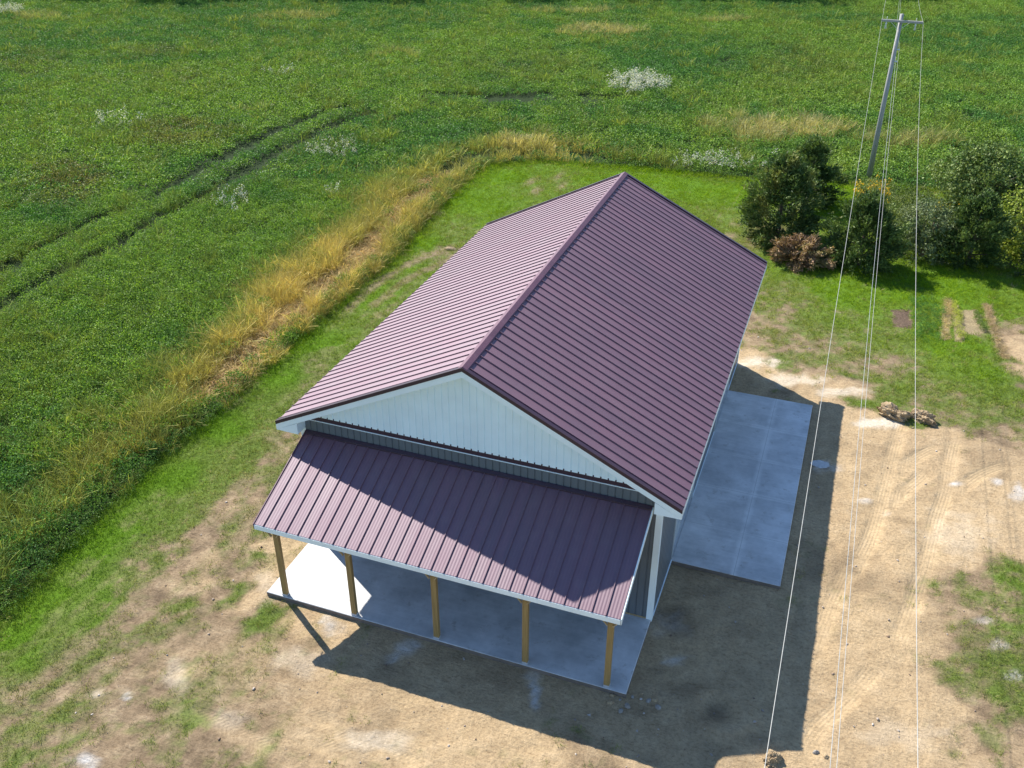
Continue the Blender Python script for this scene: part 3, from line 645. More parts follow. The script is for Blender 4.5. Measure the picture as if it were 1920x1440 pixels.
# rake trim + fascia, both gables and both slopes
for yy, s_y, in ((Y0, -1), (Y1, 1)):
    for s in (-1, 1):
        ax = W / 2; ex = W / 2 + s * (W / 2 + OS)
        def slope(x): return HR - SL * abs(x - W / 2)
        y_a, y_b = sorted((yy, yy + s_y * .03))
        mb = MB()
        mb.prism([(ax, slope(ax) + .035), (ex, slope(ex) + .035), (ex, slope(ex) - .05), (ax, slope(ax) - .05)], 'y', y_a - (.0 if s_y > 0 else .012), y_b + (.012 if s_y > 0 else 0))
        mb.prism([(ax, slope(ax) + .045), (ex, slope(ex) + .045), (ex, slope(ex) + .035), (ax, slope(ax) + .035)], 'y', min(yy - .0, yy - s_y * .06) if s_y > 0 else y_a - .012, max(yy, yy - s_y * .06) if s_y < 0 else y_b + .012)
        wadd(mb, 'rake_trim', M_RTRIM, roof)
        mb = MB()
        mb.prism([(ax, slope(ax) - .052), (ex, slope(ex) - .052), (ex, slope(ex) - .20), (ax, slope(ax) - .21)], 'y', y_a, y_b)
        o = wadd(mb, 'fascia', M_WHITE, roof)
        mb = MB()   # sloping soffit under the overhang
        ya, yb = sorted((yy - s_y * .002, yy - s_y * (OF - .003)))
        mb.prism([(ax, slope(ax) - .17), (ex, slope(ex) - .17), (ex, slope(ex) - .19), (ax, slope(ax) - .19)], 'y', ya, yb)
        wadd(mb, 'soffit', M_WHITE, roof)
        # boxed return
        mb = MB()
        zi = slope(W / 2 + s * (W / 2 - .12)); xi = W / 2 + s * (W / 2 - .12); zb = slope(ex) - .203
        ya, yb = sorted((yy + s_y * .028, yy - s_y * (OF - .003)))
        mb.prism([(xi, zi - .215), (ex, slope(ex) - .202), (ex, zb - .01), (xi, zb - .02)], 'y', ya, yb)
        wadd(mb, 'soffit_return', M_WHITE, roof)
for s in (-1, 1):
    ex = W / 2 + s * (W / 2 + OS); wx = W if s > 0 else 0
    ze = HR - SL * (W / 2 + OS)
    mb = MB()
    mb.box(min(ex, ex - s * .03), max(ex, ex - s * .03), Y0 + .003, Y1 - .003, ze - .20, ze - .02)
    mb.box(min(wx + s * .003, ex - s * .033), max(wx + s * .003, ex - s * .033), Y0 + .35, Y1 - .35, ze - .20, ze - .18)
    wadd(mb, 'eave_fascia', M_WHITE, roof)

# walls
def wall_sheet(name, P0, P1, nrm, zb, ztop, pitch, mat, parent, depth=.018, flat=None):
    """vertical ribbed siding; ztop is a function of distance along the wall"""
    P0 = np.array(P0, float); P1 = np.array(P1, float); L = np.linalg.norm(P1 - P0); a = (P1 - P0) / L; nrm = np.array(nrm, float)
    s = 0; prof = [(0, 0)]
    k = .3 * pitch
    while s < L - pitch * .3:
        for ds, h in ((.0, 0), (.006, -depth), (.030, -depth), (.036, 0)):
            if s + pitch * .5 + ds < L: prof.append((s + pitch * .5 + ds, h))
        s += pitch
    prof.append((L, 0)); v = []
    for t in (0, 1):
        for q, h in prof:
            z = zb(q) if callable(zb) else zb
            if t: z = ztop(q) if callable(ztop) else ztop
            p = P0 + a * q + nrm * h; v.append((p[0], p[1], max(z, (zb(q) if callable(zb) else zb))))
    m = len(prof); f = [(i, i + 1, m + i + 1, m + i) for i in range(m - 1)]
    mb = MB(); mb.add(v, f)
    return mb.build(name, mat, parent)
ZS = 3.823; ZG = 3.945
slopef = lambda x: HR - SL * abs(x - W / 2) - .03
def gable_wall(y, n, front):
    w = empty('end_wall', (W / 2, y, 0)); w.parent = barn; w.location = Vector((W / 2, y, 0)) - barn.location
    f0 = lambda q: min(ZS, slopef(q))
    o = wall_sheet('lower_siding', (0, y, 0), (W, y, 0), n, SLAB - .06, f0, .173, M_GRAY, w)
    o = wall_sheet('gable_siding', (0, y + n[1] * .035, 0), (W, y + n[1] * .035, 0), n, ZG, lambda q: slopef(q), .173, M_GABLE, w)
    x0 = (W / 2) - (HR - .03 - ZG) / SL
    mb = MB(); a, b = sorted((y + n[1] * .012, y + n[1] * .016))
    # maroon transition flashing and its white hem
    mb.prism([(x0 - .05, ZS + .008), (W - x0 + .05, ZS + .008), (W - x0 - .06, ZG + .03), (x0 + .06, ZG + .03)], 'y', *sorted((y + n[1] * .008, y + n[1] * .03)))
    mb.build('transition_flashing', M_RTRIM, w)
    mb = MB(); mb.box(x0 - .12, W - x0 + .12, *sorted((y + n[1] * .004, y + n[1] * .045)), ZS - .012, ZS + .006)
    mb.build('trim_strip', M_WHITE, w)
    mb = MB(); mb.box(.08, W - .08, *sorted((y + n[1] * .002, y + n[1] * .012)), SLAB - .02, SLAB + .03)
    mb.build('sill_plate', M_BRACE, w)
gable_wall(0, (0, -1, 0), True)
gable_wall(D, (0, 1, 0), False)
DOORS = [(2.26, 5.05), (8.6, 11.24)]
zc = HW + SL * 0 - .08
side = empty('side_wall', (W, D / 2, 0)); side.parent = barn; side.location = Vector((W, D / 2, 0)) - barn.location
tag(side, 'shaded charcoal side wall with two overhead doors')
ys = [0] + [v for d in DOORS for v in d] + [D]
for i in range(0, len(ys), 2):
    wall_sheet('siding', (W, ys[i], 0), (W, ys[i + 1], 0), (1, 0, 0), SLAB - .06, zc, .22, M_GRAY, side)
for a, b in DOORS:
    wall_sheet('siding', (W, a, 0), (W, b, 0), (1, 0, 0), SLAB + 2.9, zc, .22, M_GRAY, side)
    d = MB()
    for k in range(5):
        d.box(W - .09, W - .05, a + .07, b - .07, SLAB + .003 + k * .56, SLAB + (k + 1) * .56 - .012)
        for j in range(4):
            w_ = (b - a - .14) / 4
            d.box(W - .052, W - .042, a + .07 + j * w_ + .06, a + .07 + (j + 1) * w_ - .06, SLAB + k * .56 + .09, SLAB + (k + 1) * .56 - .10)
    d_o = d.build('overhead_door', M_DOOR, side)
    h = MB(); h.box(W - .041, W - .02, (a + b) / 2 - .07, (a + b) / 2 + .07, SLAB + .18, SLAB + .21); ho = h.build('handle', M_GALV, side)
    ho.parent = d_o; ho.matrix_parent_inverse = Matrix.Identity(4)
    t = MB(); t.box(W - .12, W + .009, a + .004, b - .004, SLAB - .08, SLAB - .001); t.build('threshold', M_PATIO, side)
    t = MB()
    t.box(W - .1, W + .022, a, a + .07, SLAB, SLAB + 2.9); t.box(W - .1, W + .022, b - .07, b, SLAB, SLAB + 2.9)
    t.box(W - .1, W + .022, a + .072, b - .072, SLAB + 2.81, SLAB + 2.9)
    t.build('door_trim', M_DOOR, side)
# base trim, broken by the doors
for y0_, y1_ in ((.15, 2.25), (5.07, 8.58), (11.26, D - .12)):
    mb = MB(); mb.box(W + .002, W + .028, y0_, y1_, SLAB - .03, SLAB + .012); mb.build('base_trim', M_WHITE, side)
far = empty('side_wall', (0, D / 2, 0)); far.parent = barn; far.location = Vector((0, D / 2, 0)) - barn.location
wall_sheet('siding', (0, D, 0), (0, 0, 0), (-1, 0, 0), SLAB - .06, zc, .22, M_GRAY, far)
for cx_, cy_, sx, sy in ((0, 0, -1, -1), (W, 0, 1, -1), (0, D, -1, 1), (W, D, 1, 1)):
    mb = MB()
    zt = HR - SL * (W / 2 + OS) - .19
    mb.box(*sorted((cx_ + sx * .022, cx_ - sx * .12)), *sorted((cy_ + sy * .003, cy_ + sy * .022)), SLAB - .05, zt)
    mb.box(*sorted((cx_ + sx * .003, cx_ + sx * .022)), *sorted((cy_ + sy * .001, cy_ - sy * .12)), SLAB - .05, zt)
    mb.build('corner_trim', M_WHITE, barn)

# porch
porch = empty('porch', (W / 2, -1.2, 0)); porch.parent = barn; porch.location = Vector((W / 2, -1.2, 0)) - barn.location
PX0, PX1, PH1, PDp, PH2 = .1326, 8.932, 3.4386, 2.5666, 2.4285
ps = (PH1 - PH2) / PDp; pc = 1 / math.sqrt(1 + ps * ps)
o = ribbed_sheet('porch_roof', (PX1, -.03, PH1 - .03 * ps), (-1, 0, 0), (0, -pc, -ps * pc), (0, -ps * pc, pc), PX1 - PX0, (PDp - .03) / pc, .3048, porch, M_PORCH, start=.02, stri=.0016, nstri=4)
mb = MB()  # flashing against the wall
mb.add([(PX0, -.02, PH1 + .05), (PX1, -.02, PH1 + .05), (PX1, -.10, PH1 + .0), (PX0, -.10, PH1 + .0), (PX0, -.104, PH1 - .03), (PX1, -.104, PH1 - .03)], [(0, 3, 2, 1), (3, 4, 5, 2)])
mb.build('wall_flashing', M_RTRIM, porch)
mb = MB()
zf = PH2
mb.box(PX0 - .01, PX1 + .01, -PDp - .012, -PDp + .02, zf - .145, zf - .014)
mb.build('porch_fascia', M_WHITE, porch)
for xx, s in ((PX0, -1), (PX1, 1)):
    mb = MB(); a, b = sorted((xx + s * .0, xx + s * .022))
    mb.prism([(-.02, PH1 + .02), (-PDp - .012, zf + .02 - .012 * ps), (-PDp - .012, zf - .145), (-.02, PH1 - .13)], 'x', a, b)
    mb.build('porch_rake_trim', M_WHITE if s > 0 else M_CAP, porch)
mb = MB()
mb.box(.42, 8.76, -2.39, -2.35, zf - .30, zf - .06); mb.box(.42, 8.76, -2.25, -2.21, zf - .30, zf - .01)
mb.build('porch_beam', M_BRACE, porch)
mb = MB()
for k in range(15):
    xx = PX0 + .12 + k * (PX1 - PX0 - .24) / 14
    mb.bar((xx, -.04, PH1 - .16), (xx, -PDp + .03, zf - .10 + .01), .04, .12)
mb.build('rafters', M_BRACE, porch)
for i, xx in enumerate((.498, 2.415, 4.582, 6.772, 8.683)):
    mb = MB()
    yp = -2.30
    mb.box(xx - .065, xx + .065, -2.349, -2.251, SLAB - .0, zf - .1)
    po = mb.build('porch_post', M_POST, porch)
    for s in (-1, 1):
        if i == 0 and s < 0: pass
        b = MB(); b.bar((xx + s * .06, -2.40, zf - .42), (xx + s * .17, -2.40, zf - .28), .018, .05, up=(0, 1, 0))
        bo = b.build('brace', M_BRACE, porch)
        bo.parent = po
    b = MB(); b.box(xx - .072, xx + .072, -2.356, -2.244, SLAB + .002, SLAB + .05); bo = b.build('post_base', M_GALV, porch); bo.parent = po

# ------------------------------------------------------------------ utility pole and lines
PXp, PYp = 12.67, 35.71
pole = empty('utility_pole', (PXp, PYp, 0))
tag(pole, 'weathered grey wooden utility pole with one crossarm at the field edge', 'utility pole')
mb = MB(); mb.tube([(PXp, PYp, -.3), (PXp, PYp, 4), (PXp + .02, PYp, 8.38)], [.145, .12, .09], 14)
mb.build('pole', M_POLE, pole, True)
mb = MB(); mb.box(PXp - .88, PXp + 1.03, PYp - .21, PYp - .11, 8.02, 8.12); mb.build('crossarm', M_POLE, pole)
for s in (-1, 1):
    mb = MB(); mb.bar((PXp + s * .45, PYp - .10, 8.02), (PXp + s * .04, PYp - .12, 7.68), .03, .015); mb.build('crossarm_brace', M_GALV, pole)
M_PORC = simple('grey_white_porcelain', (.62, .64, .66), .3, .05)
for xx in (-.63, .72):
    mb = MB(); mb.tube([(PXp + xx, PYp - .16, 8.26), (PXp + xx, PYp - .16, 7.98)], .012, 6)
    mb.tube([(PXp + xx, PYp - .22, 8.00), (PXp + xx, PYp - .22, 7.93), (PXp + xx, PYp - .22, 7.90), (PXp + xx, PYp - .22, 7.72), (PXp + xx, PYp - .22, 7.70)], [.02, .05, .028, .06, .02], 10)
    mb.build('insulator', M_PORC, pole, True)
for zz in (6.72, 6.15):
    mb = MB(); mb.tube([(PXp + .1, PYp - .02, zz), (PXp + .24, PYp - .02, zz)], [.03, .045], 8); mb.build('spool_insulator', M_PORC, pole)
M_WIRE = simple('aluminium_cable', (.40, .39, .36), .5, .05)
M_WIRE2 = simple('grey_service_cable', (.36, .38, .38), .6, .05)
def wire(name, label, x_at, z0, mat, r, sag=.0015):
    ys_ = np.concatenate([np.linspace(-30, PYp, 60), np.linspace(PYp, 107, 50)[1:]])
    pts = []
    for y in ys_:
        k = (y - 4) ** 2 if y <= PYp else (y - 67.4) ** 2
        pts.append((x_at(y), y, z0 + sag * (k - 31.7 ** 2)))
    mb = MB(); mb.tube(pts, r, 6); o = mb.build(name, mat, None, True)
    c = Vector((x_at(PYp), PYp, z0)); o.data.transform(Matrix.Translation(-c)); o.location = c
    tag(o, label, 'power line', 'overhead lines running past the pole')
lin = lambda a, b: (lambda y: a + (b - a) * (PYp - y) / 44.0 if y < PYp else a + (b - a) * .3 * (y - PYp) / 70)
wire('power_line', 'leftmost pale overhead conductor, on the left end of the crossarm', lin(11.82, 12.02), 8.07, M_WIRE, .0052)
wire('power_line', 'rightmost pale overhead conductor, on the right end of the crossarm', lin(13.72, 13.74), 8.07, M_WIRE, .0052)
wire('power_line', 'left of the two middle cables, thin dark grey, fixed lowest on the pole', lin(12.83, 12.97), 6.15, M_WIRE2, .005)
wire('power_line', 'right of the two middle cables, paler, fixed to the pole below the crossarm', lin(12.88, 12.99), 6.72, M_WIRE, .0048)

# ------------------------------------------------------------------ instanced ground vegetation
def proto(name, verts, faces, mat):
    me = np_mesh(name, verts, faces, mat)
    return bpy.data.objects.new(name, me)      # not linked: only a source shape
def leaf_quads(c, d, nrm, ln, wd):
    """folded-diamond leaves as quads, vectorised: centres c, directions d, normals nrm"""
    s = np.cross(d, nrm); s /= np.linalg.norm(s, axis=1)[:, None] + 1e-9
    l = ln[:, None]; w = wd[:, None]
    v = np.stack([c - d * l * .5, c + s * w * .5 - nrm * w * .12, c + d * l * .5, c - s * w * .5 - nrm * w * .12], 1)
    q = np.arange(len(c) * 4).reshape(-1, 4)
    return v.reshape(-1, 3), q
def unit(a): return a / (np.linalg.norm(a, axis=1)[:, None] + 1e-9)
def soy_proto(i, n, R_, H_, size):
    r = np.random.default_rng(100 + i)
    a = r.random(n) * 2 * np.pi; rad = R_ * np.sqrt(r.random(n)); hh = H_ * (1 - .45 * (rad / R_) ** 2) * (.55 + .5 * r.random(n))
    c = np.stack([rad * np.cos(a), rad * np.sin(a), hh], 1)
    nr = unit(np.stack([.9 * r.normal(size=n), .9 * r.normal(size=n), .35 + r.random(n)], 1))
    d = unit(np.cross(nr, r.normal(size=(n, 3))))
    ln = size * (.7 + .6 * r.random(n)); return leaf_quads(c, d, nr, ln, ln * .7)
def blade_proto(i, n, R_, L_, w, lean=.5, seg=3, heads=0.0, flat=.0):
    r = np.random.default_rng(200 + i); V = []; F = []
    for k in range(n):
        a = r.random() * 2 * np.pi; rad = R_ * math.sqrt(r.random()); b = np.array([rad * math.cos(a), rad * math.sin(a), 0])
        dirn = a + r.normal() * .6; ln = L_ * (.6 + .6 * r.random()); le = lean * (.4 + r.random()) + flat
        side = np.array([-math.sin(dirn + r.normal() * .8), math.cos(dirn + r.normal() * .8), 0]); out = np.array([math.cos(dirn), math.sin(dirn), 0])
        n0 = len(V); hd = r.random() < heads
        for s in range(seg + 1):
            t = s / seg; ang = le * t * 1.3
            p = b + out * ln * t * math.sin(ang) + np.array([0, 0, ln * t * math.cos(ang)])
            ww = w * (1 - .85 * t) * (.8 + .4 * r.random())
            if hd and s >= seg - 1: ww = w * 2.2
            V.append(p - side * ww / 2); V.append(p + side * ww / 2)
        for s in range(seg): F.append((n0 + 2 * s, n0 + 2 * s + 1, n0 + 2 * s + 3, n0 + 2 * s + 2))
    return np.array(V), np.array(F)
PR_SOY = [proto('soy_source', *soy_proto(i, 110, .33, .58, .062), M_LEAF) for i in range(4)]
PR_SOYF = [proto('soy_source', *soy_proto(10 + i, 80, .47, .55, .092), M_LEAF) for i in range(3)]
PR_TALL = [proto('grass_source', *blade_proto(i, 85, .28, .76, .0085, .5, 3, .15), M_BLADE) for i in range(4)]
PR_TALLF = [proto('grass_source', *blade_proto(10 + i, 70, .42, .7, .017, .5, 3, .2), M_BLADE) for i in range(3)]
PR_FLAT = [proto('grass_source', *blade_proto(30 + i, 40, .28, .6, .018, .6, 3, .1, .8), M_BLADE) for i in range(3)]
PR_TURF = [proto('turf_source', *blade_proto(40 + i, 22, .10, .085, .009, .7, 2), M_BLADE) for i in range(4)]
PR_FLOW = [proto('flower_source', *soy_proto(20 + i, 30, .20, .80, .07), M_LEAF) for i in range(3)]

def scatter(name, x, y, z, scl, tint, protos, label=None, cat=None, group=None, rot=None, tilt=.18, kind='stuff'):
    n = len(x)
    me = bpy.data.meshes.new(name)
    me.vertices.add(n)
    org = np.array([x.mean(), y.mean(), 0.0])
    me.vertices.foreach_set('co', (np.stack([x, y, z], 1) - org).astype(np.float32).ravel())
    R_ = np.stack([rng.normal(size=n) * tilt, rng.normal(size=n) * tilt, rng.random(n) * 2 * np.pi if rot is None else rot], 1)
    a = me.attributes.new('rot', 'FLOAT_VECTOR', 'POINT'); a.data.foreach_set('vector', R_.astype(np.float32).ravel())
    s = np.broadcast_to(np.asarray(scl, float), (n,)) if np.ndim(scl) < 2 else None
    S_ = np.stack([s, s, s * (.8 + .4 * rng.random(n))], 1)
    a = me.attributes.new('scl', 'FLOAT_VECTOR', 'POINT'); a.data.foreach_set('vector', S_.astype(np.float32).ravel())
    a = me.attributes.new('vid', 'INT', 'POINT'); a.data.foreach_set('value', rng.integers(0, len(protos), n).astype(np.int32))
    a = me.attributes.new('tint', 'FLOAT_COLOR', 'POINT')
    a.data.foreach_set('color', np.concatenate([tint, np.ones((n, 1))], 1).astype(np.float32).ravel())
    me.update()
    o = bpy.data.objects.new(name, me); COL.objects.link(o); o.location = org
    ng = bpy.data.node_groups.new(name + '_scatter', 'GeometryNodeTree')
    ng.interface.new_socket('Geometry', in_out='INPUT', socket_type='NodeSocketGeometry')
    ng.interface.new_socket('Geometry', in_out='OUTPUT', socket_type='NodeSocketGeometry')
    gi = ng.nodes.new('NodeGroupInput'); go = ng.nodes.new('NodeGroupOutput')
    jn = ng.nodes.new('GeometryNodeJoinGeometry')
    for p in protos:
        oi = ng.nodes.new('GeometryNodeObjectInfo'); oi.inputs['Object'].default_value = p; oi.inputs['As Instance'].default_value = True
        ng.links.new(oi.outputs['Geometry'], jn.inputs[0])
    ip = ng.nodes.new('GeometryNodeInstanceOnPoints')
    def na(nm, ty):
        q = ng.nodes.new('GeometryNodeInputNamedAttribute'); q.data_type = ty; q.inputs['Name'].default_value = nm; return q.outputs[0]
    ng.links.new(gi.outputs[0], ip.inputs['Points']); ng.links.new(jn.outputs[0], ip.inputs['Instance'])
    ip.inputs['Pick Instance'].default_value = True
    ng.links.new(na('vid', 'INT'), ip.inputs['Instance Index'])
    e2r = ng.nodes.new('FunctionNodeEulerToRotation'); ng.links.new(na('rot', 'FLOAT_VECTOR'), e2r.inputs[0]); ng.links.new(e2r.outputs[0], ip.inputs['Rotation'])
    ng.links.new(na('scl', 'FLOAT_VECTOR'), ip.inputs['Scale'])
    ng.links.new(ip.outputs[0], go.inputs[0])
    md = o.modifiers.new('scatter', 'NODES'); md.node_group = ng
    tag(o, label, cat, group, kind)
    return o

def jitter_grid(x0, x1, y0, y1, step):
    a = np.arange(x0, x1, step); b = np.arange(y0, y1, step)
    X, Y = np.meshgrid(a, b); X = X.ravel() + rng.random(X.size) * step; Y = Y.ravel() + rng.random(Y.size) * step
    return X, Y
def lerp3(a, b, t): t = np.clip(t, 0, 1)[:, None]; return np.array(a) * (1 - t) + np.array(b) * t
def lerpc(A, b, t): t = np.clip(t, 0, 1)[:, None]; return A * (1 - t) + np.array(b) * t

WT_A = smooth_line(WHEEL_TRACK_A, 4); WT_B = smooth_line(WHEEL_TRACK_B, 4)
def band_weight(x, y, sd, arc):
    """how much dry tall grass instead of crop near the edge (0..1)"""
    wid = np.interp(arc, [0, 12, 16, 22, 28, 40, 48, 52, 56, 62, 75, 120], [1.4, 1.8, 2.4, 3.0, 3.2, 3.7, 3.6, 3.0, 1.8, 1.0, .6, .6])
    amp = np.interp(arc, [0, 12, 16, 20, 24, 28, 36, 44, 52, 54.5, 57, 59, 75, 120], [.15, .30, .50, .65, .85, 1, 1, .85, .85, .75, .25, .06, .05, .05])
    n = fbm(x, y, .35, 4, 71); n2 = fbm(x, y, 1.4, 3, 72)
    t = sd / wid
    w = sstep(1.6, .45, t + (n - .5) * 1.3 + (n2 - .5) * .6)
    return w * amp
def crop_tint(x, y):
    n = fbm(x, y, .06, 5, 81); n2 = fbm(x, y, .5, 4, 82); n3 = fbm(x, y, 1.8, 2, 83)
    t = sstep(.30, .62, n + (n2 - .5) * .6)
    c = lerp3((.088, .218, .046), (.195, .325, .050), t)
    c = lerpc(c, (.20, .28, .05), sstep(.55, .8, n2) * .5 * t)
    c = lerpc(c, (.065, .170, .040), sstep(.52, .3, n3) * .3)
    for p in RED_PATCHES:
        w = sstep(1.3, .3, patch_w(x, y, p) + (n2 - .5) * 1.4) * p[6]
        c = lerpc(c, (.20, .13, .055), w * (rng.random(len(x)) < .7) * .8)
    return c * (.8 + .4 * rng.random(len(x)))[:, None]

def tan_w(x, y):
    w = np.zeros(len(x)); n = fbm(x, y, .6, 4, 91)
    for p in TAN_PATCHES: w = np.maximum(w, sstep(1.25, .45, patch_w(x, y, p) + (n - .5) * 1.2) * p[6])
    return w
def collect(step, dmin, dmax):
    X, Y = jitter_grid(-100, 60, -18, 118, step)
    ok, dist = frustum(X, Y, .4, 1.12, 1.12); m = ok & (dist >= dmin) & (dist < dmax); X = X[m]; Y = Y[m]; dist = dist[m]
    sd, arc = field_sd(X, Y)
    m = sd > .05; X, Y, sd, arc, dist = X[m], Y[m], sd[m], arc[m], dist[m]
    return X, Y, sd, arc, dist
for step, d0, d1, psoy, ptall, nm in ((.27, 0, 52, PR_SOY, PR_TALL, 0), (.44, 52, 150, PR_SOYF, PR_TALLF, 1)):
    X, Y, sd, arc, dist = collect(step, d0, d1)
    dA = seg_dist(X, Y, WT_A)[0]; dB = seg_dist(X, Y, WT_B)[0]
    tn = fbm(X, Y, .9, 3, 95)
    strength = np.interp(Y, [0, 25, 40, 44, 60], [1, 1, 1, 1, .9])
    gap = np.minimum(dA, dB) < (.43 + .20 * nm + .26 * (tn - .5)) * strength
    gap &= ~((fbm(X, Y, .25, 2, 96) > .70) & (Y > 38))
    bw = band_weight(X, Y, sd, arc); tw = tan_w(X, Y)
    hole = (fbm(X, Y, 1.1, 3, 97) > .74)
    r = rng.random(len(X))
    lowedge = (sd < .8 + .5 * (tn - .5)) & ((arc > 55) | (arc < 22) | (rng.random(len(X)) < .45))
    isT = ((r < np.maximum(bw * 1.15, tw * .75)) & ~lowedge) | ((rng.random(len(X)) < .09) & (fbm(X, Y, .3, 3, 98) > .45))
    keep = ~gap
    # matted path through the tall band
    mat_c = np.interp(arc, [0, 20, 26, 34, 44, 52, 58], [1.1, 1.1, 1.3, 1.6, 1.9, 1.7, 1.2])
    mat = (np.abs(sd - mat_c + (fbm(X, Y, .8, 3, 99) - .5) * 1.4) < .55) & (arc > 22) & (arc < 55) & (bw > .4)
    c = crop_tint(X, Y)
    hs = .88 + .28 * fbm(X, Y, .7, 3, 85)
    hs *= np.interp(sd, [0, .35, 1.2], [.62, .8, 1.0])
    m = keep & ~isT & ~hole
    near_edge = np.clip(1 - sd / 1.2, 0, 1)
    cc = lerpc(c, (.075, .155, .028), near_edge * .5)
    scatter('soybean_crop' if nm == 0 else 'distant_soybean_crop', X[m], Y[m], ground_z(X[m], Y[m]) - .03, hs[m], cc[m], psoy,
            'leafy green soybean crop filling the field beside the barn' if nm == 0 else 'far stretch of the green crop below the top of the photo', 'crop')
    # tall grasses
    m = keep & isT & ~mat
    xx, yy = X[m], Y[m]; k = bw[m]
    n = fbm(xx, yy, .5, 4, 86); ar = arc[m]
    ochre = np.interp(ar, [0, 14, 20, 24, 28, 34, 38, 44, 54, 60], [.15, .2, .45, .75, 1.1, 1.0, .75, .45, .6, .5])
    c = lerp3((.22, .28, .06), (.62, .49, .16), np.clip(ochre * (.1 + 1.6 * n), 0, 1) * np.clip(k * 1.3, 0, 1))
    c = lerpc(c, (.58, .50, .24), tan_w(xx, yy) * .8)
    c = lerpc(c, (.07, .11, .03), np.clip(1 - sd[m] / .55, 0, 1) * (rng.random(m.sum()) < .75) * .9)
    c *= (.75 + .5 * rng.random(m.sum()))[:, None]
    sc = (.75 + .6 * fbm(xx, yy, 1.1, 3, 87)) * np.interp(sd[m], [0, .3, 1.5], [.6, .85, 1.0])
    scatter('tall_dry_grass' if nm == 0 else 'distant_dry_grass', xx, yy, ground_z(xx, yy) - .02, sc, c, ptall,
            'ochre and yellow tall grass along the edge of the field' if nm == 0 else 'thin pale grass patches far out in the field', 'grass')
    if nm == 0:
        m = keep & mat
        c = lerp3((.50, .34, .16), (.62, .48, .22), rng.random(m.sum())) * (.8 + .4 * rng.random(m.sum()))[:, None]
        scatter('matted_grass', X[m], Y[m], ground_z(X[m], Y[m]) - .02, .8 + .3 * rng.random(m.sum()), c, PR_FLAT,
                'flattened orange brown dry grass inside the tall band', 'grass')
# lawn turf
X, Y = jitter_grid(-14, 24, -10, 38, .105)
ok, dist = frustum(X, Y, 0, 1.08, 1.08)
sd, arc = field_sd(X, Y)
m = ok & (sd < .35) & ~on_slabs(X, Y, .06) & ((dist < 34) | (rng.random(len(X)) < .55))
X, Y, dist, sd = X[m], Y[m], dist[m], sd[m]
cv, q, g0 = lawn_cover(X, Y)
tm_ = tyre_mask(X, Y)
st_ = np.zeros(len(X)); nn_ = fbm(X, Y, 3.0, 4, 9)
for s_ in STAINS:
    if s_[6] in 'ws': st_ = np.maximum(st_, np.clip(sstep(1.25, .25, patch_w(X, Y, s_) + (nn_ - .5) * 1.9) * s_[7], 0, 1))
gm = garden_masks(X, Y)
shore = np.clip(1 - np.abs(sd + .1) / .6, 0, 1)
pr = np.clip(cv * (1 - st_) * (1 - tm_ * .8) * (1 - gm), 0, 1) + .0
keepm = rng.random(len(X)) < pr
q = np.clip(q * .85 + .1 + (fbm(X, Y, .5, 4, 77) - .5) * .7, 0, 1)
q = np.maximum(q, shore * .85)
_far = sstep(4, 20, Y)[:, None]
c = lerp3((.28, .265, .085), (0, 0, 0), q) + np.clip(q, 0, 1)[:, None] * (np.array((.125, .245, .012)) * (1 - _far) + np.array((.20, .335, .008)) * _far)
c = lerpc(c, (.36, .29, .16), (rng.random(len(X)) < .22 * (1 - q)) * .9)
c = lerpc(c, (.27, .42, .010), sstep(.5, .8, fbm(X, Y, 1.5, 3, 78)) * .5 * q * sstep(2, 14, Y))
# faint mown streaks that follow the field edge
c *= (.9 + .2 * fbm(X * 2.2, Y * .25, 1.0, 3, 79))[:, None] * (.82 + .36 * rng.random(len(X)))[:, None]
m = keepm
s_t = (.75 + .5 * rng.random(m.sum())) * np.where(dist[m] > 34, 1.35, 1.0) * (1 + .5 * shore[m])
scatter('lawn_grass', X[m], Y[m], ground_z(X[m], Y[m]) - .008, s_t, c[m], PR_TURF, 'short mown grass around the barn, patchy near the building', 'grass')

# white blossom patches in the field
FL = ['large oval patch of white blossom high in the field, straight above the ridge end', 'white flower patch between the wheel tracks and the dry grass, upper middle',
      'small diagonal streak of white flowers below the wheel tracks', 'long loose drift of white flowers at the field edge behind the barn',
      'faint whitish green patch above the wheel tracks on the left', 'tiny faint white flower patch high in the left half of the field',
      'white flowers at the far top left corner of the field', 'single small white flower cluster beside the tall dry grass']
for p, lab, dens in zip(FLOWERS, FL, (.26, .22, .22, .22, .05, .08, .2, .8)):
    ex = math.hypot(p[2], p[3]) + math.hypot(p[4], p[5]) + .3
    X, Y = jitter_grid(p[0] - ex, p[0] + ex, p[1] - ex, p[1] + ex, .17)
    w = sstep(1.15, .6, patch_w(X, Y, p) + (fbm(X, Y, 1.5, 3, 44) - .5) * .9)
    m = rng.random(len(X)) < w * dens * .85
    if m.sum() < 2: continue
    X, Y = X[m], Y[m]
    c = np.array([(.66, .66, .58)]) * (.75 + .25 * rng.random(len(X)))[:, None]
    far_ = math.hypot(p[0] - CAM_LOC[0], p[1] - CAM_LOC[1])
    scatter('white_flowers', X, Y, ground_z(X, Y) + .08, (.75 + .4 * rng.random(len(X))) * (1.15 if far_ > 60 else .85), c, PR_FLOW, lab, 'flowers')

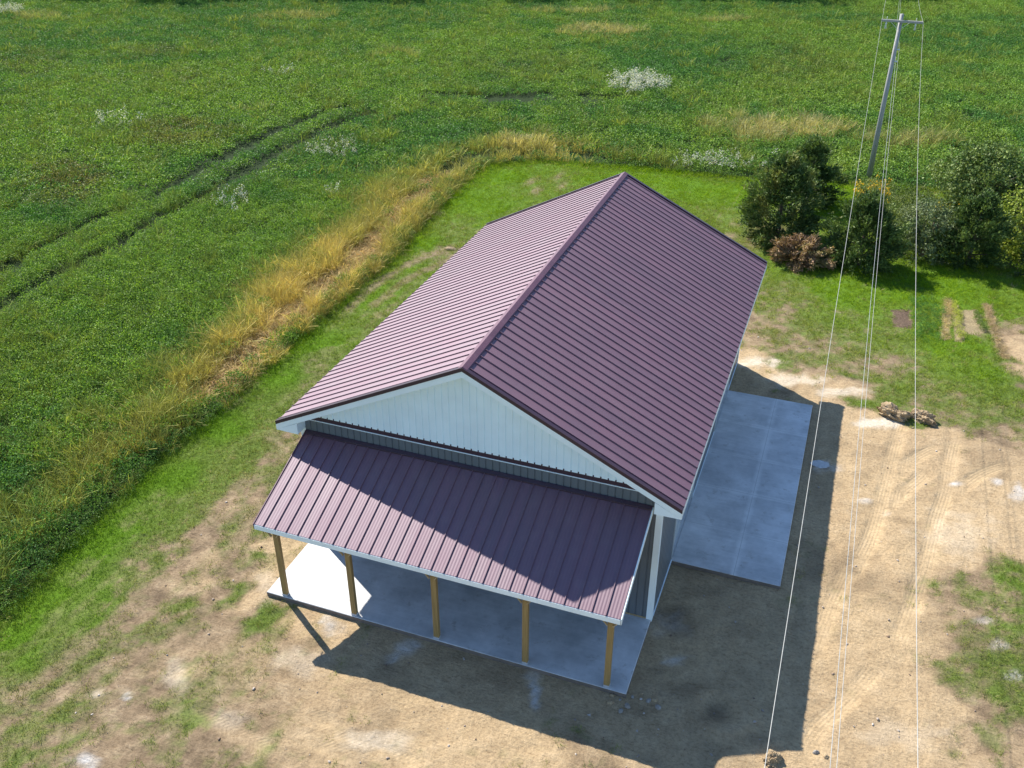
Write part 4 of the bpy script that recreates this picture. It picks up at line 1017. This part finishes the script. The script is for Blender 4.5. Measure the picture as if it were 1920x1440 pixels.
# weeds and garden greens
def weeds(name, pts, step, tints, size, protos, label, cat='weeds'):
    X = []; Y = []
    poly = pts
    xs = [p[0] for p in poly]; ys = [p[1] for p in poly]
    X, Y = jitter_grid(min(xs), max(xs), min(ys), max(ys), step)
    m = in_poly(X + (fbm(X, Y, 1.2, 2, 12) - .5) * .8, Y + (fbm(X, Y, 1.2, 2, 13) - .5) * .8, poly) & (rng.random(len(X)) < .85); X, Y = X[m], Y[m]
    t = fbm(X, Y, 1.1, 3, 14); c = lerp3(tints[0], tints[1], (t - .3) * 2.2) * (.75 + .5 * rng.random(len(X)))[:, None]
    return scatter(name, X, Y, ground_z(X, Y), size * (.7 + .6 * rng.random(len(X))), c, protos, label, cat)
weeds('vegetable_greens', GARDEN['veg'], .22, ((.07, .19, .03), (.13, .27, .06)), .42, PR_SOY, 'bright green leafy plants in the garden plot', 'vegetables')
weeds('tall_weeds', [(13.0, 27.5), (15.2, 26.6), (16.6, 27.5), (16.8, 31), (15.2, 34.3), (12.6, 34.6), (12.2, 31.5)], .3, ((.10, .16, .04), (.24, .28, .10)), 1.0, PR_SOY, 'grey green tall weeds between the bushes and the pole')
weeds('goldenrod', [(12.0, 31.0), (12.9, 30.4), (13.7, 31.2), (13.9, 32.4), (13.0, 33.4), (12.2, 32.6)], .42, ((.55, .36, .03), (.62, .45, .04)), 1.35, PR_FLOW, 'yellow flowering goldenrod at the foot of the pole', 'flowers')
weeds('goldenrod', [(15.9, 30.4), (16.9, 30.3), (17.0, 31.6), (16.1, 31.6)], .5, ((.55, .40, .04), (.45, .40, .06)), 1.1, PR_FLOW, 'faded yellow flowers in front of the willowy bush', 'flowers')
weeds('tall_weeds', [(16.5, 26.5), (19.0, 27.5), (24, 28.5), (26, 34), (20, 34.5), (16.5, 34.5)], .34, ((.07, .13, .03), (.13, .19, .05)), 1.0, PR_SOY, 'green undergrowth around the bushes at the right')
rows = [('rowA', (.52, .42, .20), PR_FLAT, 'thin straw coloured row in the garden, left of the leafy row'), ('rowB', (.42, .46, .08), PR_SOY, 'yellow green leafy garden row left of the straw bed'),
        ('rowC', (.50, .38, .22), PR_FLAT, 'tan straw row at the right of the garden'), ('rowD', (.16, .24, .05), PR_SOY, 'green row between the straw bed and the tan row')]
for k, col, prt, lab in rows:
    P_ = smooth_line(GARDEN[k], 8); X = []; Y = []
    for (ax, ay), (bx, by) in zip(P_[:-1], P_[1:]):
        for j in range(3): t = rng.random(); X.append(ax + (bx - ax) * t + rng.normal() * .05); Y.append(ay + (by - ay) * t + rng.normal() * .05)
    X = np.array(X); Y = np.array(Y)
    scatter('garden_row', X, Y, ground_z(X, Y), .38 * (.7 + .5 * rng.random(len(X))), np.array([col]) * (.8 + .4 * rng.random(len(X)))[:, None], prt, lab, 'garden row')
# low straw tussocks on the sand and grit
X, Y = jitter_grid(-4, 20, -10, 16, .5); m = (rng.random(len(X)) < .0) | ((np.hypot(X - 8.5, Y + 4.4) < .5) & (rng.random(len(X)) < .9)); 
if m.sum() > 3:
    X, Y = X[m], Y[m]
    scatter('grass_tuft', X, Y, ground_z(X, Y), 1.3, np.array([(.14, .20, .05)]) * np.ones((len(X), 1)), PR_TURF, 'lone green tuft on the bare sand in front of the patio', 'grass')

# ------------------------------------------------------------------ bushes and trees
def explicit(name, v, q, tint, mat, parent):
    me = np_mesh(name, v, q, mat, np.concatenate([tint, np.ones((len(tint), 1))], 1))
    o = bpy.data.objects.new(name, me); COL.objects.link(o); o.parent = parent
    return o
def crown_points(n, seed, rx, ry, h, z0, shape, lumps=.3, cl=0.17):
    """leaf positions gathered in clumps that sit on an uneven crown envelope"""
    r = np.random.default_rng(seed)
    def prof_of(t):
        if shape == 'cone': return np.interp(t, [0, .12, .35, .6, .8, .93, 1], [.72, .95, 1.0, .80, .52, .26, .06])
        if shape == 'ball': return np.interp(t, [0, .2, .5, .8, 1], [.75, 1, 1, .75, .25])
        if shape == 'mound': return np.sqrt(np.clip(1 - t ** 2, 0, 1))
        return np.interp(t, [0, .2, .45, .7, .88, 1], [.45, .75, 1.0, .95, .65, .2])
    nc = max(60, int(n / 38)); az = r.random(nc) * 2 * np.pi; t = r.random(nc) ** .95
    lm = 1 + lumps * r.normal(size=nc) * .45
    dep = np.where(r.random(nc) < .35, .35 + .45 * r.random(nc), .8 + .2 * r.random(nc))
    rad = prof_of(t) * np.clip(lm, .55, 1.35) * dep
    C_ = np.stack([np.cos(az) * rad * rx, np.sin(az) * rad * ry, z0 + t * h * (.93 + .07 * lm)], 1)
    O_ = unit(np.stack([np.cos(az), np.sin(az), .15 + (t - .35) * 1.3], 1))
    k = r.integers(0, nc, n)
    sc = cl * min(rx, h) * (.7 + .7 * r.random(nc))[k][:, None]
    stretch = r.random(n)[:, None] ** .7
    p = C_[k] + r.normal(size=(n, 3)) * sc * .55 * (1.2 - .6 * stretch) + O_[k] * sc * 1.7 * (stretch - .5)
    p[:, 2] = np.maximum(p[:, 2], .03)
    return p, O_[k], dep[k], lm[k], t[k], r
def bush(name, loc, rx, ry, h, label, cat, shape, n, leaf, cols, seed, z0=.05, lumps=.3, droop=0, spray=False, stems=5, group=None, scalez=1):
    root = empty(name, (loc[0], loc[1], float(ground_z(np.array([loc[0]]), np.array([loc[1]]))[0])))
    tag(root, label, cat, group)
    mb = MB(); r = random.Random(seed)
    if shape in ('cone',):
        mb.tube([(0, 0, -.1), (0, 0, h * .5), (.03, 0, h * .92)], [.09 * h / 3, .06 * h / 3, .015], 8)
        for k in range(14):
            a = r.uniform(0, 6.28); z = h * r.uniform(.12, .8); l = rx * (1 - z / h) * .9 + .1
            mb.tube([(0, 0, z), (math.cos(a) * l * .5, math.sin(a) * l * .5, z + l * .15), (math.cos(a) * l, math.sin(a) * l, z + l * .35)], [.025, .018, .006], 5)
    else:
        for k in range(stems):
            a = r.uniform(0, 6.28); l = rx * r.uniform(.3, .85); zt = h * r.uniform(.6, .9)
            p1 = (math.cos(a) * l * .35, math.sin(a) * l * .35, zt * .45); p2 = (math.cos(a) * l, math.sin(a) * l, zt)
            mb.tube([(math.cos(a) * .08, math.sin(a) * .08, -.08), p1, p2], [.045, .03, .01], 6)
            for j in range(4):
                b_ = a + r.uniform(-.9, .9); q = Vector(p1).lerp(Vector(p2), r.uniform(.1, .8)); l2 = rx * r.uniform(.25, .5)
                mb.tube([q, q + Vector((math.cos(b_) * l2, math.sin(b_) * l2, l2 * .8))], [.018, .005], 5)
    t_ = mb.build('trunk', M_BARK); t_.parent = root
    p, out, depth, lm, t, rg = crown_points(n, seed, rx, ry, h, z0, shape, lumps)
    if spray:   # feathery sprays: several thin leaflets per twig
        k = 4
        p = np.repeat(p, k, 0); out_r = np.repeat(out, k, 0); depth = np.repeat(depth, k); lm_r = np.repeat(lm, k); t = np.repeat(t, k)
        twig = unit(out_r + np.array([0, 0, .35 - droop]) + rg.normal(size=out_r.shape) * .28)
        s = (np.tile(np.arange(k), n) / k - .3)[:, None] * leaf * 1.6
        c = p + twig * s + rg.normal(size=p.shape) * leaf * .16
        d = unit(twig + rg.normal(size=p.shape) * .45); nr = unit(np.cross(d, rg.normal(size=p.shape)))
        ln = leaf * (.7 + .6 * rg.random(len(p))); v, q = leaf_quads(c, d, nr, ln, ln * .34); lm = lm_r
    else:
        nr = unit(out * .6 + rg.normal(size=p.shape) * .7); d = unit(np.cross(nr, rg.normal(size=p.shape)) + np.array([0, 0, -droop]))
        ln = leaf * (.6 + .8 * rg.random(len(p))); v, q = leaf_quads(p, d, nr, ln, ln * .6)
    tt = np.clip((lm - .85) / .4 + rg.normal(size=len(lm)) * .2, 0, 1)
    patch = fbm(p[:, 0] * 2.2 + seed, p[:, 2] * 2.2 + p[:, 1] * 1.7, 1.0, 3, seed % 40)
    c = lerp3(cols[0], cols[1], tt * .6 + (patch - .4) * 1.3)
    if len(cols) > 2: c = lerpc(c, cols[2], sstep(.52, .72, patch) * .7)
    c *= (.75 + .5 * rg.random(len(c)))[:, None]
    o = explicit('crown', v, q, np.repeat(c, 4, 0), M_BUSH, root)
    return root
CED = ((.055, .105, .028), (.15, .215, .055), (.24, .245, .07))
BG = 'bushes in the row beyond the barn'
def fwd(x, y, k):   # push a bush centre back from the nearest edge of its footprint
    dx, dy = x - CAM_LOC[0], y - CAM_LOC[1]; l = math.hypot(dx, dy); return (x + dx / l * k, y + dy / l * k)
bush('cedar_bush', fwd(9.13, 24.6, 1.1), 1.65, 1.55, 3.6, 'biggest dark cedar bush, nearest the back corner of the roof, tinged brown', 'bush', 'cone', 7500, .15, CED, 301, spray=True, lumps=.5, group=BG)
bush('cedar_bush', fwd(9.95, 30.2, .9), 1.35, 1.35, 3.0, 'smaller cedar half hidden behind the biggest cedar bush', 'bush', 'cone', 4500, .15, CED[:2], 302, spray=True, lumps=.45, group=BG)
bush('dead_juniper', fwd(10.3, 22.6, .6), 1.25, .85, 1.0, 'low reddish brown dead shrub in front of the cedars', 'shrub', 'mound', 2300, .16, ((.24, .15, .08), (.52, .36, .21), (.26, .24, .09)), 303, spray=True, lumps=.25, droop=.3, stems=7)
bush('cedar_bush', fwd(12.72, 22.9, 1.0), 1.4, 1.35, 2.9, 'dark cedar bush standing between the dead shrub and the grey green bush', 'bush', 'cone', 6500, .14, CED[:2], 304, spray=True, lumps=.5, group=BG)
bush('grey_green_bush', fwd(15.2, 24.8, 1.0), 1.35, 1.25, 2.3, 'rounded grey green leafy bush left of the rightmost cedar', 'bush', 'ball', 8000, .10, ((.085, .13, .045), (.24, .29, .14)), 305, lumps=.3, group=BG)
bush('cedar_bush', fwd(17.05, 24.7, .95), 1.3, 1.3, 2.9, 'narrow dark cedar bush pressed against the grey green bush', 'bush', 'cone', 5200, .14, CED[:2], 306, spray=True, lumps=.4, group=BG)
bush('willow_bush', fwd(17.7, 31.0, 1.3), 2.3, 1.9, 2.75, 'widest round willowy bush with bare stems showing, at the back right', 'bush', 'round', 17000, .13, ((.10, .16, .035), (.23, .30, .09)), 307, z0=.35, lumps=.3, stems=18, group=BG)
bush('yellow_green_bush', fwd(19.4, 26.2, 1.2), 1.7, 1.5, 2.9, 'bright yellow green leafy bush cut by the right edge of the photo', 'bush', 'round', 7000, .13, ((.17, .24, .03), (.38, .43, .07)), 308, lumps=.38, group=BG)
bush('dark_green_bush', fwd(19.9, 24.3, .7), 1.1, 1.0, 1.5, 'low dark bush under the yellow green one at the right edge', 'bush', 'ball', 2500, .11, ((.03, .055, .02), (.08, .11, .035)), 309, lumps=.25, group=BG)

# tree line across the far end of the field
TL = list(zip([(-86, 71), (-75, 73), (-64, 75), (-58, 77.5), (-49.5, 83), (-44.5, 84.5), (-37, 88.5), (-31, 90), (-20, 95), (-11.8, 96), (-7, 97), (-2.5, 99), (8, 104), (20, 108)], [0, 1, 2, 0, 1, 2, 0, 1, 2, 0, 1, 2, 1, 0]))
_o = ['leftmost', 'second from the left', 'third from the left', 'fourth from the left', 'fifth from the left', 'sixth from the left', 'seventh from the left',
      'seventh from the right', 'sixth from the right', 'fifth from the right', 'fourth from the right', 'third from the right', 'second from the right', 'rightmost']
TLAB = [k + ', in the far line at the top edge' for k in _o]
protos_t = []
for i in range(3):
    rt = bush('field_tree', TL[i][0], 4.6 + i * .5, 4.4, 8.5 + i, 'tree ' + TLAB[i], 'tree', 'round', 5200, .42, ((.03, .055, .018), (.07, .11, .03)), 400 + i, z0=.2, lumps=.3, stems=5, group='trees along the far edge of the field')
    tr_ = [c for c in rt.children if c.name.startswith('trunk')][0]
    mb = MB(); mb.tube([(0, 0, -.3), (0, 0, 3.5), (.2, .1, 7.5)], [.28, .2, .06], 9)
    for k in range(9):
        a = k * 2.4; mb.tube([(0, 0, 2 + k * .5), (math.cos(a) * 1.6, math.sin(a) * 1.6, 3.4 + k * .55), (math.cos(a) * 3, math.sin(a) * 3, 4.4 + k * .5)], [.12, .07, .02], 6)
    t2 = mb.build('trunk', M_BARK); old = tr_.data; tr_.data = t2.data; bpy.data.objects.remove(t2); bpy.data.meshes.remove(old)
    protos_t.append(rt)
for i, (pos, k) in enumerate(TL):
    if i < 3: continue
    src = protos_t[k]; c = src.copy(); COL.objects.link(c)
    c.location = (pos[0], pos[1], 0); c.rotation_euler = (0, 0, i * 1.7); s = .85 + .3 * ((i * 37) % 10) / 10; c.scale = (s, s, s)
    c['label'] = 'tree ' + TLAB[i]
    for ch in src.children:
        d_ = ch.copy(); COL.objects.link(d_); d_.parent = c

# ------------------------------------------------------------------ soil lumps and stones
def soil_mat(name, a, b_):
    m, nt, b = new_mat(name); p = world_pos(nt)
    n = noise_n(nt, p, 9, 6, .7)
    nt.links.new(ramp_n(nt, n, [(.3, a), (.7, b_)]), b.inputs['Base Color']); b.inputs['Roughness'].default_value = .95
    bump_n(nt, b, noise_n(nt, p, 25, 6, .7), .8, .04); return m
M_MOUND = soil_mat('clay_soil', (.24, .17, .10), (.50, .38, .23))
M_STONE = soil_mat('field_stone', (.22, .19, .16), (.42, .39, .35))
M_CONC = soil_mat('spilled_concrete', (.42, .42, .42), (.60, .60, .60))
import bmesh
def lump(name, x, y, rx, ry, h, mat, seed, rz=0, sub=4, rough=.35, flat=False, label=None, cat=None, group=None):
    bm = bmesh.new(); bmesh.ops.create_icosphere(bm, subdivisions=sub, radius=1)
    co = np.array([v.co[:] for v in bm.verts])
    f = 1.6
    n = fbm(co[:, 0] * f + seed, co[:, 1] * f + co[:, 2] * 1.7, 1.0, 4, seed % 30) - .5
    n2 = np.abs(fbm(co[:, 0] * 5 + seed, co[:, 1] * 5 + co[:, 2] * 4, 1.0, 3, seed % 30 + 3) - .5)
    k = 1 + rough * 2 * n - rough * 1.2 * n2
    for v, kk, c in zip(bm.verts, k, co):
        v.co = (c[0] * rx * kk, c[1] * ry * kk, c[2] * h * kk if c[2] > 0 else c[2] * h * .5)
    me = bpy.data.meshes.new(name); bm.to_mesh(me); bm.free(); me.materials.append(mat)
    o = bpy.data.objects.new(name, me); COL.objects.link(o)
    o.location = (x, y, float(ground_z(np.array([x]), np.array([y]))[0]) + .01); o.rotation_euler = (0, 0, rz)
    tag(o, label, cat, group); return o
lump('dirt_mound', MISC['m1'][0], MISC['m1'][1] + .1,   .50, .32, .33, M_MOUND, 501, -.35, 5, .6, label='larger clod of dug soil where tyre tracks leave the sand, left of the tracks', cat='dirt mound')
lump('dirt_mound', MISC['m2'][0], MISC['m2'][1] + .1, .46, .24, .28, M_MOUND, 502, -.45, 5, .6, label='jagged soil clod on the grass side, right of the tyre tracks', cat='dirt mound')
lump('dirt_mound', MISC['clod'][0], MISC['clod'][1], .22, .17, .22, M_MOUND, 503, .6, 5, .5, label='rough soil clod at the tip of the barn shadow, bottom of the photo', cat='dirt mound')
lump('dirt_mound', MISC['dirtL'][0], MISC['dirtL'][1], .28, .14, .10, M_MOUND, 507, .2, 4, .4, label='small dark heap of soil on the lawn beside the left eave', cat='dirt mound')
lump('stone', MISC['clod2'][0], MISC['clod2'][1], .07, .05, .07, M_STONE, 504, .3, 3, .3, label='left of the two stones on the sunlit sand right of the shadow tip', cat='stone')
lump('stone', MISC['clod3'][0], MISC['clod3'][1], .06, .05, .05, M_MOUND, 505, 1.3, 3, .4, label='right of the two stones on the sunlit sand right of the shadow tip', cat='stone')
lump('concrete_splat', MISC['splat'][0], MISC['splat'][1], .27, .19, .035, M_CONC, 506, .1, 4, .25, label='bluish dried concrete splat on the shaded sand beside the apron', cat='concrete splat')
for k, (sx_, sy_, sr_) in enumerate(STONES):
    lump('stone', sx_, sy_, sr_, sr_ * .75, sr_ * .7, M_STONE if k % 3 else M_MOUND, 520 + k, k * 1.1, 3, .35, label='small stone in the rubble around the near right corner of the patio slab', cat='stone', group='rubble stones by the patio corner')
# loose stones and clods as scattered pebbles
def peb(i):
    bm = bmesh.new(); bmesh.ops.create_icosphere(bm, subdivisions=2, radius=1); r = np.random.default_rng(i)
    v = np.array([q.co[:] for q in bm.verts]); v *= (1 + .25 * r.normal(size=(len(v), 1))) * np.array([1, .75, .55]); f = np.array([[w.index for w in t.verts] for t in bm.faces]); bm.free(); return v, f
M_PEB = leaf_mat('pebbles', 0.0, .3)
PR_PEB = [proto('pebble_source', *peb(i), M_PEB) for i in range(4)]
X, Y = jitter_grid(-4, 20, -9, 16, .16)
ok, dist = frustum(X, Y, 0, 1.05, 1.05); cv, q, g0 = lawn_cover(X, Y)
dens = .05 + .16 * np.exp(-((X - 9.1) ** 2 + (Y + 2.7) ** 2) / .5) + .09 * np.exp(-((X - 10) ** 2 + (Y + 3.5) ** 2) / 2.0) + .06 * np.exp(-((X - 6.5) ** 2 + (Y + 3.1) ** 2) / 1.2) + .04 * sstep(.6, .75, fbm(X, Y, .6, 3, 55))
m = ok & ~on_slabs(X, Y, .05) & (cv < .5) & (rng.random(len(X)) < dens)
X, Y = X[m], Y[m]
c = lerp3((.15, .105, .065), (.44, .40, .35), rng.random(len(X)) ** 1.6)
scatter('pebbles', X, Y, ground_z(X, Y) + .005, .008 + .032 * rng.random(len(X)) ** 3.0, c, PR_PEB, 'small loose stones and soil crumbs on the bare ground', 'pebbles')
